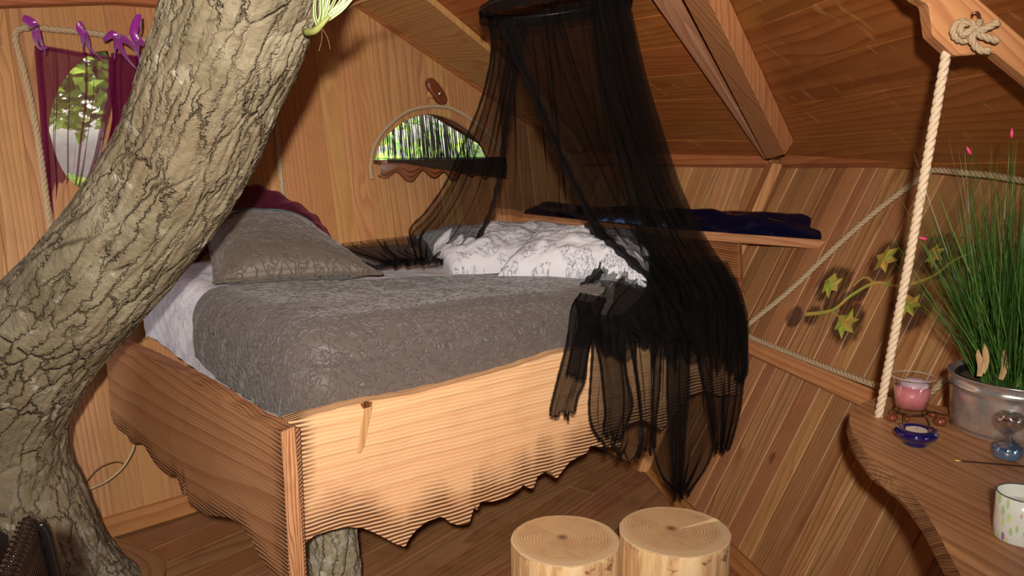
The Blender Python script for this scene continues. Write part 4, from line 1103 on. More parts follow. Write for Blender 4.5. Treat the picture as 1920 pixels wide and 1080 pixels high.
# cone above the hoop up to the roof hook
apex = Hc+V((.02, .02, .30)); rows = [[p for p in hp], [p.lerp(apex, .35)-V((0, 0, .02))+ (p-Hc)*.05*math.sin(k*1.3) for k, p in enumerate(hp)], [p.lerp(apex, .95) for p in hp]]
bm, G = loft(rows); mesh_obj('net_crown', bm, m_net, net, smooth=True)
mesh_obj('hanging_cord', tube_bm([apex-V((0, 0, .02)), apex+V((0, 0, .25))], .003, 6), simple('black_cord', (.01, .01, .01), .6), net)
def hem_on(rows, side, w_=.010, mat=None):
    path = [r[side] for r in rows] if side in (0, -1) else list(rows[-1])
    path = [p+V((0, -.004, 0)) for p in path]
    mesh_obj('lace_hem', ribbon_bm(path, lambda t: w_*(1+.25*math.sin(t*90)), (0, 1, .1), fold=.4), mat or m_lace, net, smooth=True)
# back panel, hanging behind the pillows
o, r_ = drape('net_panel', [(925, 24, 3.6), (935, 120, 3.65), (940, 220, 3.72), (938, 300, 3.78), (930, 390, 3.8)], [(1166, -20, 3.6), (1190, 120, 3.62), (1215, 240, 3.62), (1245, 340, 3.6), (1290, 425, 3.55)], m_net, net, 130, 50, 8, .028, 2)
# left swag carried over onto the pillow
o, r_ = drape('net_panel', [(912, 18, 3.40), (922, 90, 3.40), (905, 180, 3.40), (872, 262, 3.42), (835, 342, 3.45), (798, 396, 3.48), (768, 432, 3.5), (782, 478, 3.42)], [(985, 42, 3.2), (962, 150, 3.22), (945, 240, 3.25), (935, 320, 3.28), (922, 385, 3.3), (900, 436, 3.3), (872, 476, 3.28), (822, 494, 3.26)], m_net, net, 120, 60, 5, .03, 6)
hem_on(r_, -1); hem_on(r_, 0, .005)
# main panel sweeping down to the right
mainL = [(940, 42, 3.10), (985, 150, 3.10), (1030, 255, 3.08), (1075, 352, 3.04), (1120, 430, 2.98), (1160, 470, 2.92), (1210, 520, 2.86), (1232, 575, 2.8)]
mainR = [(1174, -26, 3.28), (1204, 120, 3.28), (1236, 230, 3.28), (1272, 345, 3.26), (1318, 440, 3.2), (1362, 505, 3.1), (1388, 565, 3.0), (1397, 640, 2.94)]
o, r_ = drape('net_panel', mainL, mainR, m_net, net, 140, 70, 7, .035, 3); hem_on(r_, 0, .016)
o, r_ = drape('net_panel', [(1105, 10, 3.2), (1130, 180, 3.2), (1160, 300, 3.16), (1185, 400, 3.12), (1200, 470, 3.0), (1215, 530, 2.9), (1235, 590, 2.84)], [(1172, -24, 3.34), (1210, 140, 3.34), (1246, 260, 3.34), (1284, 370, 3.32), (1330, 460, 3.24), (1380, 540, 3.1), (1392, 610, 3.0)], m_netd, net, 90, 60, 6, .03, 8)
# gathered fold over the right pillow, with its lace edge
o, r_ = drape('net_panel', [(1100, 415, 3.06), (1125, 445, 3.02), (1150, 470, 2.98), (1130, 500, 2.92), (1100, 530, 2.86), (1082, 556, 2.80), (1075, 600, 2.72)], [(1240, 430, 3.1), (1256, 462, 3.06), (1262, 495, 3.0), (1262, 530, 2.92), (1270, 560, 2.84), (1290, 590, 2.78), (1300, 620, 2.72)], m_net, net, 90, 60, 6, .022, 11); hem_on(r_, 0, .018)
# heap lying on the quilt and rolling over the front board
o, r_ = drape('net_panel', [(1180, 480, 2.96), (1160, 520, 2.86), (1120, 555, 2.76), (1098, 580, 2.68), (1100, 610, 2.62), (1110, 655, 2.56)], [(1345, 480, 3.1), (1378, 525, 3.06), (1396, 570, 2.98), (1402, 610, 2.9), (1400, 650, 2.86), (1398, 690, 2.82)], m_net, net, 120, 50, 6, .03, 14, hem=.03)
o, r_ = drape('net_panel', [(1230, 520, 2.98), (1180, 575, 2.74), (1130, 600, 2.66), (1105, 615, 2.60), (1108, 640, 2.56)], [(1380, 520, 3.08), (1398, 590, 2.94), (1400, 620, 2.9), (1400, 650, 2.86), (1398, 680, 2.84)], m_net, net, 120, 40, 7, .03, 19, hem=.04)
# hanging tails
def tail(l, r, mat, folds, amp, seed, hem=.02, nu=50, lace=True):
    o, rr = drape('net_tail', l, r, mat, net, nu, 40, folds, amp, seed, hem=hem)
    if lace: hem_on(rr, 'b', .0035)
    hem_on(rr, 0, .004); hem_on(rr, -1, .004)
tail([(1088, 548, 2.72), (1072, 580, 2.64), (1064, 640, 2.38), (1046, 710, 2.35), (1034, 755, 2.33), (1030, 776, 2.32)], [(1135, 558, 2.74), (1118, 600, 2.62), (1102, 660, 2.40), (1096, 710, 2.37), (1082, 745, 2.35), (1076, 778, 2.34)], m_netd, 4, .016, 2, .008)
tail([(1078, 560, 2.72), (1085, 600, 2.6), (1070, 660, 2.42), (1062, 700, 2.40)], [(1104, 566, 2.7), (1110, 610, 2.6), (1100, 670, 2.42), (1092, 712, 2.40)], m_netd, 2, .014, 5, .004, 24)
tail([(1104, 600, 2.6), (1108, 650, 2.50), (1106, 700, 2.48), (1102, 760, 2.46), (1108, 800, 2.46), (1122, 826, 2.46)], [(1190, 640, 2.7), (1192, 690, 2.6), (1200, 750, 2.58), (1200, 800, 2.57), (1196, 838, 2.57), (1176, 862, 2.56)], m_net, 5, .022, 7, .012, 60)
tail([(1110, 620, 2.6), (1124, 680, 2.52), (1130, 740, 2.5), (1134, 780, 2.5), (1130, 806, 2.5)], [(1164, 640, 2.66), (1172, 700, 2.56), (1184, 760, 2.55), (1170, 806, 2.54), (1160, 830, 2.54)], m_net, 4, .016, 27, .008, 40)
tail([(1172, 604, 2.72), (1190, 700, 2.62), (1198, 760, 2.6), (1204, 810, 2.6), (1196, 850, 2.6)], [(1240, 604, 2.8), (1236, 700, 2.7), (1232, 760, 2.68), (1228, 800, 2.67), (1226, 840, 2.67)], m_net, 3, .02, 17, .01, 40)
tail([(1228, 600, 2.78), (1224, 720, 2.66), (1222, 790, 2.64), (1226, 850, 2.64), (1240, 895, 2.64), (1262, 926, 2.64)], [(1330, 600, 2.9), (1334, 720, 2.80), (1338, 790, 2.78), (1332, 840, 2.78), (1316, 880, 2.76), (1290, 918, 2.74)], m_net, 5, .028, 9, .014, 80)
tail([(1250, 590, 2.8), (1252, 720, 2.68), (1256, 800, 2.66), (1258, 860, 2.66), (1262, 912, 2.66)], [(1290, 590, 2.86), (1290, 720, 2.74), (1284, 800, 2.72), (1280, 860, 2.71), (1276, 915, 2.70)], m_netd, 3, .018, 12, .008, 30)
tail([(1300, 600, 2.86), (1308, 680, 2.82), (1322, 740, 2.80), (1332, 790, 2.79), (1340, 840, 2.79)], [(1398, 600, 2.98), (1398, 680, 2.92), (1390, 730, 2.90), (1378, 790, 2.89), (1364, 838, 2.88)], m_netd, 5, .026, 15, .012, 60)
tail([(1350, 560, 2.98), (1366, 640, 2.92), (1374, 690, 2.90), (1378, 712, 2.90)], [(1390, 570, 3.0), (1400, 640, 2.95), (1400, 690, 2.94), (1392, 716, 2.93)], m_netd, 3, .016, 25, .006, 30)
o, r_ = drape('net_panel', [(1094, 590, 2.60), (1100, 612, 2.57), (1106, 630, 2.55), (1110, 646, 2.54)], [(1394, 590, 2.96), (1400, 620, 2.92), (1400, 645, 2.88), (1396, 676, 2.86)], m_netd, net, 120, 30, 8, .022, 33, hem=.045)
o, r_ = drape('net_panel', [(1215, 500, 2.98), (1225, 540, 2.86), (1235, 580, 2.78), (1250, 630, 2.74)], [(1362, 490, 3.1), (1392, 550, 3.02), (1402, 620, 2.94), (1400, 668, 2.9)], m_netd, net, 90, 40, 5, .03, 37, hem=.05)
# the trailing end bunched along the back of the sheet
def heap(l, r, mat, folds, amp, seed): 
    o, rr = drape('net_panel', l, r, mat, net, 100, 24, folds, amp, seed); hem_on(rr, 'b', .009); hem_on(rr, 0, .006)
def zpt(x, y, z): p = onz(x, y, z+.045); return (x, y, p.y)
heap([zpt(642, 462, 1.02), zpt(640, 468, 1.01), zpt(668, 486, 1.0), zpt(700, 500, 1.0)], [zpt(790, 442, 1.10), zpt(800, 458, 1.07), zpt(812, 476, 1.04), zpt(824, 490, 1.03)], m_net, 4, .02, 3)
heap([zpt(640, 456, 1.04), zpt(650, 466, 1.03), zpt(690, 480, 1.02), zpt(720, 492, 1.01)], [zpt(780, 440, 1.10), zpt(785, 455, 1.07), zpt(770, 470, 1.04), zpt(800, 486, 1.03)], m_net, 7, .02, 13)
adopt(net)
# black gauze lying over the half-moon sill
rows = []
for i in range(41):
    u = Lsill*(.02+.96*i/40); w_ = .02+.17*math.sin(PI*min(1, .08+u/Lsill*.86))**.8
    dr = max(0, (i-4)/36)**.8*.10
    r_ = [fh.p(u, .012, .008), fh.p(u, w_*.5, .006+.003*math.sin(i)), fh.p(u, w_+.006, .006), fh.p(u, w_+.016, -.01-dr*.3), fh.p(u, w_+.012, -.012-dr*.65), fh.p(u, w_+.008+.004*math.sin(i*.8), -.014-dr)]
    rows.append(r_)
bm, G = loft(rows); gz = mesh_obj('gauze_cloth', bm, sheer('sill_gauze', (.045, .036, .026), .88), None, smooth=True)
tag(gz, 'dark gauze cloth spread over the half-moon window sill', 'cloth')
# shiny midnight-blue fabric on the shelf
m_lame = M('midnight_blue_satin'); m_lame.b.inputs['Base Color'].default_value = (.0015, .0025, .016, 1); m_lame.b.inputs['Roughness'].default_value = .22
m_lame.b.inputs['Specular IOR Level'].default_value = .9; m_lame.b.inputs['Coat Weight'].default_value = .5; m_lame.b.inputs['Specular Tint'].default_value = (.25, .4, 1, 1); m_lame = m_lame.m
rows = []; fs0 = FS.uv(S0)[0]
for i in range(221):
    t = i/220; u = t*fs0*.985+.05
    pile = .074+.014*math.sin(t*5+.5)+.016*mnoise.noise(V((t*9, 0, 0)))
    if t < .14: pile *= t/.14*.85+.15
    if .93 < t: pile *= (1-t)/.07*.8+.2
    if t < .05: u = u
    dpt = .085; r_ = []
    for j in range(17):
        a = j/16; w_ = -.19+a*(dpt+.10)+.01*mnoise.noise(V((t*20, a*3, 4)))
        h = pile*max(0, math.sin(PI*a))**.55*(1+.30*mnoise.noise(V((t*11, a*4, 1)))+.16*math.sin(a*15+t*14))
        r_.append((u, w_, max(.003, h+.004)))
    rows.append([S1.lerp(S1, 0)+FS.u*(q[0])+FS.n*(q[1]-.005)+V((0, 0, q[2]+.004)) for q in r_])
bm, G = loft(rows); bcl = mesh_obj('folded_fabric', bm, m_lame, None, smooth=True)
tag(bcl, 'crumpled glossy midnight-blue fabric lying along the corner shelf', 'cloth')

# ---------------------------------------------------------------- desk and what stands on it
def wallx(y, z): # x of the slanted right wall
    p = FR.o; n = FR.n; return p.x + (-(y-p.y)*n.y - (z-p.z)*n.z)/n.x
dpx = [(1652, 742), (1615, 757), (1598, 768), (1592, 784), (1597, 806), (1612, 832), (1632, 858), (1662, 882), (1692, 906), (1722, 940), (1748, 980), (1775, 1030), (1805, 1085), (1850, 1180), (1900, 1300)]
top = [onz(x, y, dk) for x, y in dpx]
near_end = onz(1900, 1300, dk)
bk = [V((wallx(.9, dk-.05)-.01, .9, dk)), V((wallx(1.4, dk-.05)-.02, 1.4, dk)), V((wallx(1.8, dk-.05)-.12, 1.8, dk)), onz(1795, 768, dk), onz(1720, 752, dk)]
outl = [cr([tuple(p) for p in top], 60)[i] for i in range(60)] + bk
FD = Fr((0, 0, dk), (.35, -1, 0), (1, .35, 0), UPZ)
desk = tag(empty('desk', (1.2, 1.6, 0)), 'live-edged wooden slab desk hung on a rope at lower right', 'desk')
pl = [FD.uv(p) for p in outl]
bm = bmesh.new(); lays = [(0, 0), (-.006, .006), (-.030, .012), (-.048, -.004)]
cen = sum((V((*q, 0)) for q in pl), V())/len(pl); ringsv = []
for w_, o_ in lays:
    rr = []
    for q in pl:
        d = (V((*q, 0))-cen).normalized(); jit = .004*mnoise.noise(V((q[0]*25, q[1]*25, w_*60)))
        rr.append(bm.verts.new(FD.p(q[0]+d.x*(o_+jit), q[1]+d.y*(o_+jit), w_)))
    ringsv.append(rr)
for A, B in zip(ringsv, ringsv[1:]):
    for k in range(len(pl)): bm.faces.new((A[k], A[(k+1) % len(pl)], B[(k+1) % len(pl)], B[k]))
bm.faces.new(ringsv[0]); bm.faces.new(ringsv[-1][::-1]); bmesh.ops.recalc_face_normals(bm, faces=bm.faces[:])
seti_uv(bm, lambda co: (FD.uv(co)[1]+(co.z-dk)*1.0, FD.uv(co)[0]))
dt = mesh_obj('desk_top', bm, m_desk, desk); dt.data.materials.append(m_deske)
for f in dt.data.polygons:
    if abs(f.normal.z) < .8: f.material_index = 1
lg0 = V((1.25, .95, 0)); beam('desk_leg', lg0, lg0+V((0, 0, dk-.05)), .07, .07, (1, 0, 0), m_beam, desk)
adopt(desk)
def sc(x, y, z=dk): p = onz(x, y, z); return p, ((p-EY).dot(cF))/F0      # point and metres per pixel
def solid_glass(name, col=(1, 1, 1), rough=.0, ior=1.45):
    m = M(name); m.b.inputs['Base Color'].default_value = (*col, 1); m.b.inputs['Transmission Weight'].default_value = 1; m.b.inputs['Roughness'].default_value = rough; m.b.inputs['IOR'].default_value = ior; return m.m
m_thin = M('thin_glass'); gl = m_thin.n('ShaderNodeBsdfGlossy'); gl.inputs['Roughness'].default_value = .02; tr = m_thin.n('ShaderNodeBsdfTransparent'); 
mx = m_thin.n('ShaderNodeMixShader'); mx.inputs[0].default_value = .15; m_thin.l(tr.outputs[0], mx.inputs[1]); m_thin.l(gl.outputs[0], mx.inputs[2]); m_thin.l(mx.outputs[0], m_thin.out.inputs[0]); m_thin = m_thin.m
# pink candle in a glass, on a wire stand
p, t = sc(1705, 790); ct = tag(empty('candle_glass', p+V((0, 0, .033))), 'pink candle in a clear tapered glass on the bead-and-wire stand', 'candle')
b = p+V((0, 0, .033)); r1 = 37*t; r0 = 29*t; H_ = 62*t*1.02
prof = [(0, 0), (r0*.9, 0), (r0, .004), (r1, H_), (r1-.002, H_+.001), (r0-.002, .008), (0, .007)]
mesh_obj('glass', lathe_bm(prof, b, 40), m_thin, ct, smooth=True)
prof = [(0, .009), (r0-.004, .009), (lerp(r0, r1, .68)-.004, H_*.68), (0, H_*.70)]
m_wax = simple('pink_wax', (.72, .22, .24), .5); mesh_obj('wax', lathe_bm(prof, b, 40), m_wax, ct, smooth=True)
bm = lathe_bm([(0, H_*.90), (r1*.30, H_*.91), (r1*.55, H_*.84), (r1*.72, H_*.72), (0, H_*.69)], b+V((.007, .004, 0)), 30)
mesh_obj('wax_crust', bm, simple('pale_wax', (.66, .50, .55), .55), ct, smooth=True)
m_rimg = simple('glass_rim', (.55, .50, .48), .08, spec=.9)
mesh_obj('rim', tube_bm([b+V((r1*math.cos(2*PI*k/48), r1*math.sin(2*PI*k/48), H_)) for k in range(49)], .0011, 6, cap=False), m_rimg, ct, smooth=True)
adopt(ct)
hs_ = tag(empty('candle_stand', p), 'small wire candle stand with brown glass beads', 'candle holder')
m_wire = simple('brown_wire', (.07, .035, .02), .4, .8); m_bead = M('brown_glass_bead'); m_bead.b.inputs['Base Color'].default_value = (.16, .035, .012, 1); m_bead.b.inputs['Roughness'].default_value = .12; m_bead.b.inputs['Coat Weight'].default_value = .5; m_bead = m_bead.m
wr = None
ringr = r0*1.02
wr = tube_bm([b+V((ringr*math.cos(2*PI*k/30), ringr*math.sin(2*PI*k/30), -.003)) for k in range(31)], .0018, 6)
for k, a in enumerate((.4, 1.6, 2.7, 3.9, 5.2)):
    q0 = b+V((ringr*math.cos(a), ringr*math.sin(a), -.003)); q1 = p+V((ringr*1.3*math.cos(a+.1), ringr*1.3*math.sin(a+.1), .003)); tube_bm(cr([q0, q0.lerp(q1, .5)+V((0, 0, .006)), q1], 8), .0016, 6, wr)
arm = cr([b+V((ringr*.9, 0, -.003)), b+V((ringr*1.7, -.01, -.008)), p+V((ringr*2.4, -.02, .022)), p+V((ringr*2.55, -.035, .006)), p+V((ringr*2.3, -.05, .010))], 22); tube_bm(arm, .0016, 6, wr)
mesh_obj('wire_frame', wr, m_wire, hs_, smooth=True)
for (bx, by, rr) in ((1672, 790, 11), (1748, 783, 9), (1762, 798, 12), (1700, 790, 7)):
    q, tt = sc(bx, by); rr *= tt; mesh_obj('bead', lathe_bm([(0, 0), (rr*.7, .002), (rr, rr*.7), (rr*.75, rr*1.25), (0, rr*1.4)], q, 24), m_bead, hs_, smooth=True)
adopt(hs_)
# cobalt tealight dish
p, t = sc(1716, 833); r_ = 38.5*t; root = tag(empty('tealight_holder', p), 'cobalt blue glazed tealight holder on the desk', 'candle holder')
m_cob = M('cobalt_glaze'); m_cob.b.inputs['Base Color'].default_value = (.006, .004, .07, 1); m_cob.b.inputs['Roughness'].default_value = .08; m_cob.b.inputs['Coat Weight'].default_value = 1; m_cob = m_cob.m
mesh_obj('dish', lathe_bm([(0, 0), (r_*.52, 0), (r_*.58, .004), (r_*.56, .012), (r_*.80, .016), (r_*.98, .024), (r_, .031), (r_*.92, .038), (r_*.7, .0405), (r_*.52, .038), (r_*.5, .022), (0, .022)], p, 48), m_cob, root, smooth=True)
tl_ = mesh_obj('tealight', lathe_bm([(0, .0), (r_*.48, .0), (r_*.48, .0145), (0, .0145)], p+V((0, 0, .0225)), 32), simple('ivory_wax', (.75, .66, .52), .5), root, smooth=False)
mesh_obj('wick', tube_bm([p+V((0, 0, .037)), p+V((.001, 0, .041))], .0008, 5), m_wire, tl_)
adopt(root)
# zinc pot with ornamental grass
p, t = sc(1893, 806); R1 = 111*t; R0 = 99*t; hh = 107*t
root = tag(empty('potted_grass', p), 'shiny zinc pot of tall ornamental grass on the desk', 'plant')
m_zinc = M('zinc_pot'); m_zinc.b.inputs['Metallic'].default_value = .82; m_zinc.b.inputs['Roughness'].default_value = .24
tco = m_zinc.n('ShaderNodeTexCoord').outputs['Object']; nn_ = m_zinc.noise(tco, 22, 4, .6)
m_zinc.l(m_zinc.ramp(nn_, [(.3, (.62, .60, .57)), (.7, (.80, .78, .74))]), m_zinc.b.inputs['Base Color']); m_zinc.l(m_zinc.ramp(nn_, [(.3, .16), (.7, .32)]), m_zinc.b.inputs['Roughness']); m_zinc = m_zinc.m
prof = [(0, 0), (R0*.985, 0), (R0, .003), (R0+.003, .006), (R0+.0005, .010)]
for k in range(9): prof.append((lerp(R0, R1, .1+.6*k/8), lerp(.01, hh*.80, k/8)))
for z_, o_ in ((.805, .0), (.815, .0022), (.825, 0), (.84, .0024), (.855, 0)): prof.append((lerp(R0, R1, z_*.95)+o_, hh*z_))
prof += [(R1, hh*.985), (R1+.003, hh), (R1, hh*1.012), (R1-.004, hh), (R1-.006, hh*.8), (0, hh*.8)]
mesh_obj('pot', lathe_bm(prof, p, 72), m_zinc, root, smooth=True)
mesh_obj('inner_pot', lathe_bm([(R1*.86, hh*.80), (R1*.88, hh*.97), (R1*.85, hh*.97), (R1*.82, hh*.82), (0, hh*.83)], p, 48), simple('dark_liner', (.012, .011, .010), .5), root, smooth=True)
mesh_obj('soil', lathe_bm([(R1*.83, hh*.86), (R1*.5, hh*.9), (0, hh*.92)], p, 40), simple('mossy_soil', (.07, .065, .02), .95, bumpn=(90, 1, .01)), root, smooth=True)
m_gr = M('grass_blade'); oi = m_gr.n('ShaderNodeUVMap').outputs[0]; sg = m_gr.n('ShaderNodeSeparateXYZ'); m_gr.l(oi, sg.inputs[0])
m_gr.l(m_gr.ramp(m_gr.math('FRACT', m_gr.math('MULTIPLY', sg.outputs[0], 1.0)), [(0, (.018, .055, .008)), (.5, (.04, .12, .016)), (.85, (.09, .20, .03)), (1, (.28, .22, .08))]), m_gr.b.inputs['Base Color']); m_gr.b.inputs['Roughness'].default_value = .4; m_gr = m_gr.m
rnd = random.Random(5); bm = bmesh.new(); L = bm.loops.layers.uv.new('UVMap')
def blade(bm, base, tip, bend, w_, n, hue):
    P_ = [base.lerp(tip, i/n) + bend*math.sin(PI*.5*(i/n))*(i/n) for i in range(n+1)]
    sd = V((rnd.uniform(-1, 1), rnd.uniform(-1, 1), 0)).normalized(); sd = (sd - (tip-base).normalized()*sd.dot((tip-base).normalized())).normalized(); pr = None
    for i, q in enumerate(P_):
        ww = w_*(1-(i/n)**2*.9); c_ = (bm.verts.new(q-sd*ww), bm.verts.new(q+sd*ww))
        if pr:
            f = bm.faces.new((pr[0], pr[1], c_[1], c_[0]))
            for l in f.loops: l[L].uv = (hue, i/n)
        pr = c_
for k in range(1250):
    a = rnd.uniform(0, 2*PI); rb_ = R1*.62*math.sqrt(rnd.random()); base = p+V((rb_*math.cos(a)+.004, rb_*math.sin(a), hh*.85))
    out = rnd.random()**1.7*.20+.015; ln_ = rnd.uniform(.24, .60) if rnd.random() < .6 else rnd.uniform(.2, .4); a2 = a+rnd.uniform(-.7, .7)
    tip = base+V((math.cos(a2)*out, math.sin(a2)*out, ln_))
    lim = wallx(tip.y, tip.z)-.012
    if tip.x > lim: tip.x = lim
    tip.z = min(tip.z, 1.60-max(0, tip.x-1.2)*.5)
    blade(bm, base, tip, V((math.cos(a2), math.sin(a2), -.3))*out*.25, rnd.uniform(.0008, .0017), 7, rnd.random()*.9)
for k in range(330):   # wiry side sprays arching out
    a = rnd.uniform(0, 2*PI); base = p+V((.04*math.cos(a), .04*math.sin(a), hh*.85+rnd.uniform(.03, .26)))
    a2 = rnd.choice((rnd.uniform(2.1, 4.4), rnd.uniform(0, 6.28))); out = rnd.uniform(.09, .23)
    tip = base+V((math.cos(a2)*out, math.sin(a2)*out*.8, rnd.uniform(-.03, .26))); lim = wallx(tip.y, tip.z)-.012; tip.x = min(tip.x, lim)
    blade(bm, base, tip, V((math.cos(a2)*.01, 0, .06)), rnd.uniform(.0004, .0007), 9, rnd.random()*.6)
tag(mesh_obj('grass_blades', bm, m_gr, root), kind='stuff')
m_husk = simple('straw_husk', (.48, .30, .13), .7, bumpn=(120, .6, .002))
for x, y, x2, y2 in ((1836, 706, 1834, 655), (1876, 712, 1884, 655), (1905, 722, 1930, 690), (1842, 700, 1848, 640)):
    q = aty(x, y, p.y-.07); q2 = aty(x2, y2, p.y-.06)
    bm = ribbon_bm(cr([q, q.lerp(q2, .4)+V((.003, -.004, 0)), q.lerp(q2, .8), q2], 10), lambda t: .0075*math.sin(PI*min(.98, .25+t*.75))+.0008, (0, 1, 0), fold=.5)
    mesh_obj('dry_husk', bm, m_husk, root, smooth=True)
m_budp = simple('pink_bud', (.70, .05, .16), .5)
for x, y, Y, bx, by in ((1819, 287, 1.95, 1880, 400), (1897, 255, 1.9, 1893, 420), (1736, 448, 1.98, 1850, 470)):
    tp = aty(x, y, Y); bb_ = aty(bx, by, Y); d_ = (tp-bb_).normalized()
    st = tube_bm(cr([p+V((-.01, -.02, hh)), bb_, tp], 16), .0007, 4); f_ = mesh_obj('flower_stem', st, m_gr, root)
    bmb = tube_bm([tp-d_*.004, tp+d_*.004, tp+d_*.011, tp+d_*.018], lambda t: .0035*math.sin(PI*min(.95, .2+t*.8))+.0006, 8)
    bud = mesh_obj('flower_bud', bmb, m_budp, f_, smooth=True); bud['label'] = 'pink flower bud'
adopt(root)
# hourglass
p, t = sc(1887, 862); root = tag(empty('hourglass', p), 'small clear hourglass with blue sand in front of the zinc pot', 'hourglass')
rb_ = 27.5*t; hb = 47*t
def bulbs(k, off=0): return [(0, 0+off), (rb_*.45*k, .002+off), (rb_*.88*k, hb*.16), (rb_*k, hb*.42), (rb_*.85*k, hb*.66), (rb_*.4*k, hb*.86), (.0035*k, hb*1.0), (.0035*k, hb*1.06), (rb_*.4*k, hb*1.2), (rb_*.85*k, hb*1.42), (rb_*k, hb*1.66), (rb_*.92*k, hb*1.86), (rb_*.5*k, hb*2.0-off), (0, hb*2.02-off)]
def smoothprof(pr, n=60): return [(max(0, q.x), q.y) for q in cr([(a, b_, 0) for a, b_ in pr], n)]
bmg = lathe_bm(smoothprof(bulbs(1)), p, 40)
lathe_bm([(r*.93, z*.985+.0012) for r, z in smoothprof(bulbs(1))][::-1], p, 40, bm=bmg)
for f in bmg.faces: pass

m_thin2 = m_thin.copy(); [setattr(x.inputs[0], 'default_value', .3) for x in m_thin2.node_tree.nodes if x.type == 'MIX_SHADER']
mesh_obj('glass_bulbs', bmg, m_thin2, root, smooth=True)
mesh_obj('blue_sand', lathe_bm([(0, .003), (rb_*.4, .004), (rb_*.83, hb*.17), (rb_*.93, hb*.42), (rb_*.88, hb*.52), (0, hb*.56)], p, 36), simple('blue_sand', (.10, .40, .72), .8, bumpn=(700, .8, .002)), root, smooth=False)
adopt(root)
# pen
a_ = onz(1788, 863, dk+.006); b_ = onz(1935, 876, dk+.006); d_ = (b_-a_).normalized()
root = tag(empty('pen', a_), 'clear ballpoint pen with a gold tip lying on the desk', 'pen')
mesh_obj('barrel', tube_bm([a_+d_*.014, b_], .0034, 6), m_thin, root); mesh_obj('ink_tube', tube_bm([a_+d_*.014, b_], .0012, 6), simple('dark_ink', (.01, .01, .015), .3), root)
mesh_obj('tip', tube_bm([a_, a_+d_*.004, a_+d_*.012, a_+d_*.018], lambda t: .0004+.0026*t, 10), simple('gold_metal', (.75, .50, .14), .25, 1.0), root, smooth=True); adopt(root)
# floral votive at the frame edge
p, t = sc(1912, 1008); r_ = 46*t; hh = 88*t; root = tag(empty('votive_holder', p), 'pale votive glass with pastel dots and flowers near the desk front', 'candle holder')
m_fl = M('pastel_dots'); uv = m_fl.n('ShaderNodeUVMap').outputs[0]; mp = m_fl.n('ShaderNodeMapping'); mp.inputs['Scale'].default_value = (24, 8, 1); m_fl.l(uv, mp.inputs[0])
vo = m_fl.n('ShaderNodeTexVoronoi'); vo.inputs['Scale'].default_value = 1.25; vo.inputs['Randomness'].default_value = .75; m_fl.l(mp.outputs[0], vo.inputs['Vector'])
hsv = m_fl.n('ShaderNodeSeparateXYZ'); m_fl.l(vo.outputs['Color'], hsv.inputs[0])
dots = m_fl.ramp(hsv.outputs[0], [(.0, (.45, .66, .30)), (.3, (.38, .70, .58)), (.5, (.62, .78, .30)), (.7, (.70, .30, .28)), (.85, (.38, .22, .48))], 'CONSTANT')
m_fl.l(m_fl.mix(m_fl.ramp(vo.outputs['Distance'], [(.36, 1.0), (.42, 0.0)]), (.78, .80, .70), dots), m_fl.b.inputs['Base Color']); m_fl.b.inputs['Roughness'].default_value = .2; m_fl = m_fl.m
mesh_obj('cup', lathe_bm([(0, 0), (r_*.94, 0), (r_*.96, .003), (r_, hh*.33), (r_, hh*.66), (r_, hh), (r_*.965, hh), (r_*.95, .006), (0, .006)], p, 48), m_fl, root, smooth=True)
mesh_obj('rim', tube_bm([p+V((r_*.985*math.cos(2*PI*k/48), r_*.985*math.sin(2*PI*k/48), hh)) for k in range(49)], .0012, 6, cap=False), simple('dark_rim', (.06, .07, .06), .2), root, smooth=True)
mesh_obj('wax', lathe_bm([(0, .007), (r_*.93, .007), (r_*.93, hh*.72), (0, hh*.72)], p, 40), simple('white_wax', (.72, .72, .66), .5), root); adopt(root)

# ---------------------------------------------------------------- golden branch on the slanted wall
m_gold = M('gilded_foil'); tg = m_gold.n('ShaderNodeTexCoord').outputs['Object']; m_gold.l(m_gold.ramp(m_gold.noise(tg, 26, 2), [(.42, (.50, .60, .10)), (.56, (.80, .52, .12))]), m_gold.b.inputs['Base Color'])
m_gold.b.inputs['Metallic'].default_value = .35; m_gold.b.inputs['Roughness'].default_value = .28; m_gold.bump(m_gold.noise(tg, 60, 3), .5, .004); m_gold = m_gold.m
root = tag(empty('golden_branch', FR.p(*FR.px(1600, 550))), 'gilded ivy branch ornament set in scorched wood on the slanted wall', 'ornament')
P = cr([FR.p(*FR.px(x, y, .006), .006) for x, y in stem_px], 50)
mesh_obj('stem', ribbon_bm(P, lambda t: .0075*(1-.6*t)+.001, FR.n, fold=-.6), m_gold, root, smooth=True)
for pts in ([(1556, 582), (1568, 590), (1580, 600)], [(1640, 531), (1622, 520), (1600, 536)]):
    mesh_obj('side_stem', ribbon_bm(cr([FR.p(*FR.px(x, y, .005), .005) for x, y in pts], 10), lambda t: .003, FR.n, fold=-.6), m_gold, root, smooth=True)
star = [(0, -1.1), (.30, -.52), (.80, -.62), (.62, -.05), (1.0, .45), (.40, .48), (.05, 1.05), (-.30, .50), (-.85, .50), (-.55, .0), (-.85, -.60), (-.30, -.48)]
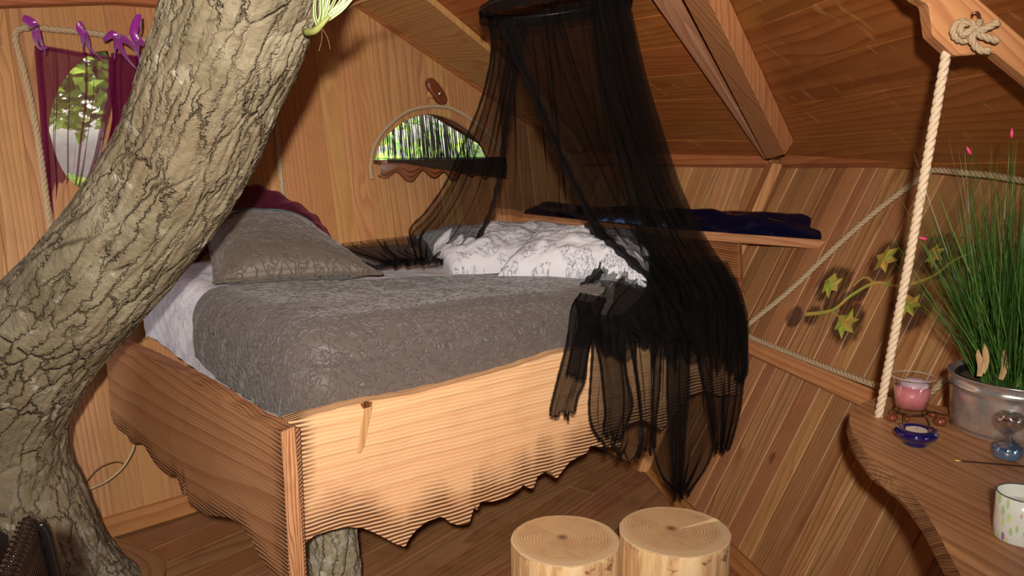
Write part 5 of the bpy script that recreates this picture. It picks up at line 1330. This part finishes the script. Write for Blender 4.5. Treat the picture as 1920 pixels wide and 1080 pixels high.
for i, (x, y) in enumerate(gold_px):
    s_ = (21, 25, 25, 21, 20)[i]; ro = (.3, 2.6, 1.2, .8, 3.4)[i]; c0, s0 = math.cos(ro), math.sin(ro)
    u0, v0 = FR.px(x, y, .004); tt = (onp(x, y, FR.o, FR.n)-EY).dot(cF)/F0
    bm = bmesh.new(); mid = bm.verts.new(FR.p(u0, v0, .014)); vs = []
    for (a, b_) in star:
        X, Y_ = (a*c0-b_*s0)*s_*tt*1.15, (a*s0+b_*c0)*s_*tt*1.15; rr_ = math.hypot(a, b_)
        vs.append(bm.verts.new(FR.p(u0+X, v0+Y_, .004+(.010 if rr_ < .62 else 0))))
    for a, b_ in zip(vs, vs[1:]+vs[:1]): bm.faces.new((mid, a, b_))
    bmesh.ops.recalc_face_normals(bm, faces=bm.faces[:])
    o = mesh_obj('leaf', bm, m_gold, root); o.modifiers.new('t', 'SOLIDIFY').thickness = .003
adopt(root)

# ---------------------------------------------------------------- odds and ends
tag(mesh_obj('cable', tube_bm(cr([onp(x, y, n_*3.16, n_) for x, y in [(140, 935), (160, 920), (195, 905), (225, 882), (242, 858), (251, 836), (255, 800), (252, 770)]], 40), .0045, 8), simple('beige_cable', (.45, .33, .18), .6), None, smooth=True), 'thin beige cable curving down behind the trunk-side bed board', 'cable')
tag(mesh_obj('dry_vine', tube_bm(cr([onp(x, y, n_*3.16, n_) for x, y in [(152, 918), (168, 895), (188, 876), (215, 866), (230, 868)]], 24), .0022, 6), m_stemb, None, smooth=True), 'thin dark dry vine beside the cable under the bed', 'vine')
st0 = onz(1378, 1056, .012); st1 = onz(1430, 1094, .012)
tag(mesh_obj('plastic_rod', tube_bm([st0, st0.lerp(st1, .1), st1], .008, 12), simple('pale_blue_plastic', (.36, .42, .80), .3), None, smooth=True), 'pale blue plastic rod on the floor by the right stool', 'rod')
# dark wicker basket seat at the lower left corner
bq = aty(20, 990, 1.5); root = tag(empty('wicker_armchair', (bq.x-.15, bq.y-.1, 0)), 'glossy black-brown wicker armchair corner at the lower left', 'chair')
m_wick = simple('black_wicker', (.010, .007, .006), .15, spec=.8, coat=.5); m_wcush = simple('black_cushion', (.006, .006, .008), .5)
A0 = aty(52, 982, 1.45); A1 = aty(-30, 1110, 1.12); dirA = (A1-A0); dirA.z = 0; ln_ = dirA.length; dirA.normalize(); A1 = A0+dirA*1.1*ln_
side = V((dirA.y, -dirA.x, 0)); side = side if side.x > 0 else -side
nb_ = 26; bmr = bmesh.new()
rim = [A0+dirA*(A1-A0).length*i/120 for i in range(121)]
hel = [q+side*.013*math.cos(i*1.35)+V((0, 0, .013*math.sin(i*1.35))) for i, q in enumerate([A0+dirA*(A1-A0).length*i/300 for i in range(301)])]
mesh_obj('wrapped_rim', tube_bm(hel, .0055, 6), m_wick, root, smooth=True)
mesh_obj('rim_core', tube_bm([A0, A1], .012, 10), m_wick, root, smooth=True)
bmw = None
for i in range(30):   # upright canes of the outer side
    q = A0+dirA*(A1-A0).length*i/29+side*.012; bmw = tube_bm(cr([q, q+side*.02-V((0, 0, .2)), q+side*.035-V((0, 0, .5)), V((q.x, q.y, .02))+side*.03], 10), .0045, 6, bmw)
for i in range(28):
    z_ = -.05-.028*i; bmw = tube_bm([A0+dirA*(A1-A0).length*j/40+side*(.014+.03*min(1, i/14)+.004*(-1)**(j+i))+V((0, 0, z_)) for j in range(41)], .003, 5, bmw)
tag(mesh_obj('wicker_side', bmw, m_wick, root, smooth=True), kind='stuff')
cn = cr([A0+side*.02, A0+side*.035-V((0, 0, .06)), A0+side*.05-V((0, 0, .3)), V((A0.x, A0.y, .02))+side*.05], 30); mesh_obj('corner_post', tube_bm(cn, .012, 10), m_wick, root, smooth=True)
sq = [A0-side*.03-V((0, 0, .0)), A1-side*.03, A1-side*.5, A0-side*.5+V((-.03, -.02, 0))]
fr = Fr(sq[0], sq[1]-sq[0], sq[3]-sq[0], UPZ); board('seat_cushion', [fr.uv(q) for q in sq], fr, -.10, .012, m_wcush, root, bevel=.02)
adopt(root)

# ---------------------------------------------------------------- outside the windows
def leafmat(name, c1, c2):
    m = M(name); oi = m.n('ShaderNodeUVMap').outputs[0]; s_ = m.n('ShaderNodeSeparateXYZ'); m.l(oi, s_.inputs[0])
    c = m.mix(s_.outputs[0], c1, c2); m.l(c, m.b.inputs['Base Color']); m.b.inputs['Roughness'].default_value = .6
    tl = m.n('ShaderNodeBsdfTranslucent'); m.l(c, tl.inputs[0]); mx = m.n('ShaderNodeMixShader'); mx.inputs[0].default_value = .45
    m.l(m.b.outputs[0], mx.inputs[1]); m.l(tl.outputs[0], mx.inputs[2]); m.l(mx.outputs[0], m.out.inputs[0]); return m.m
m_fol = leafmat('outdoor_foliage', (.10, .22, .03), (.45, .62, .08))
def tree(cx, cy, cz, rr_, n, label, seed, hgt):
    root = tag(empty('garden_tree', (cx, cy, 0)), label, 'tree', 'trees outside'); rd = random.Random(seed); bm = bmesh.new(); L = bm.loops.layers.uv.new('UVMap')
    for k in range(n):
        d = V((rd.gauss(0, 1), rd.gauss(0, 1), rd.gauss(0, .8))).normalized()*rr_*rd.random()**.35; c = V((cx, cy, cz))+d
        a = V((rd.uniform(-1, 1), rd.uniform(-1, 1), rd.uniform(-.6, .6))).normalized(); b = a.orthogonal().normalized(); s_ = rd.uniform(.05, .12); h_ = rd.random()
        f = bm.faces.new([bm.verts.new(c+a*s_), bm.verts.new(c+b*s_*.5), bm.verts.new(c-a*s_), bm.verts.new(c-b*s_*.5)])
        for l in f.loops: l[L].uv = (h_, h_)
    tag(mesh_obj('foliage', bm, m_fol, root), kind='stuff')
    mesh_obj('trunk', tube_bm([(cx, cy, -2), (cx+.1, cy, cz*.5), (cx, cy, cz)], .12, 10), m_bark2, root, smooth=True)
    return adopt(root)
tree(-2.2, 12.5, .6, 1.7, 2200, 'sunlit leafy tree seen through the half-moon window', 1, 3)
tree(.6, 13.0, .9, 1.8, 2600, 'green tree at the right of the half-moon window', 2, 3)
tree(-5.1, 9.3, .55, .62, 1500, 'yellow-green tree low in the leaf-shaped window', 3, 3)
tree(-4.7, 9.6, 2.9, 1.35, 5200, 'dark green tree high in the leaf-shaped window', 4, 3)
# heather thatch fringe hanging from the eave outside the half-moon window
ev = tag(empty('thatch_fringe', on(FB, 820, 220, -.3)), 'dark hanging thatch stems outside the half-moon window', 'thatch'); rd = random.Random(9); bm = bmesh.new()
uw0, uw1 = HW[0], HW[1]; vtop = max(HW[3](uw0+(uw1-uw0)*k/20) for k in range(21))
for k in range(230):
    q = rd.random()**.6; u = uw0+(uw1-uw0)*(.02+1.15*q); w_ = -.25-rd.random()*.25
    v1_ = vtop+.12; v0_ = vtop-(.06+.34*q*rd.uniform(.5, 1.2)); x2 = u+rd.uniform(-.03, .03)-.04*(1-q)
    tube_bm([FB.p(u, v1_, w_), FB.p((u+x2)/2+rd.uniform(-.008, .008), (v0_+v1_)/2, w_), FB.p(x2, v0_, w_)], .0016+rd.random()*.0016, 4, bm, cap=False)
tag(mesh_obj('stems', bm, simple('heather_stem', (.035, .03, .015), .8), ev), kind='stuff')
fa = [HW_ for HW_ in [FB.px(800, 205, -.2), FB.px(940, 290, -.2)]]
du, dv = fa[1][0]-fa[0][0], fa[1][1]-fa[0][1]
board('eave_board', [(fa[0][0]-du*.4, fa[0][1]-dv*.4), (fa[1][0]+du*.4, fa[1][1]+dv*.4), (fa[1][0]+du*.4, fa[1][1]+dv*.4+.09), (fa[0][0]-du*.4, fa[0][1]-dv*.4+.09)], FB, -.24, -.2, m_dark, ev, 'u')
adopt(ev)
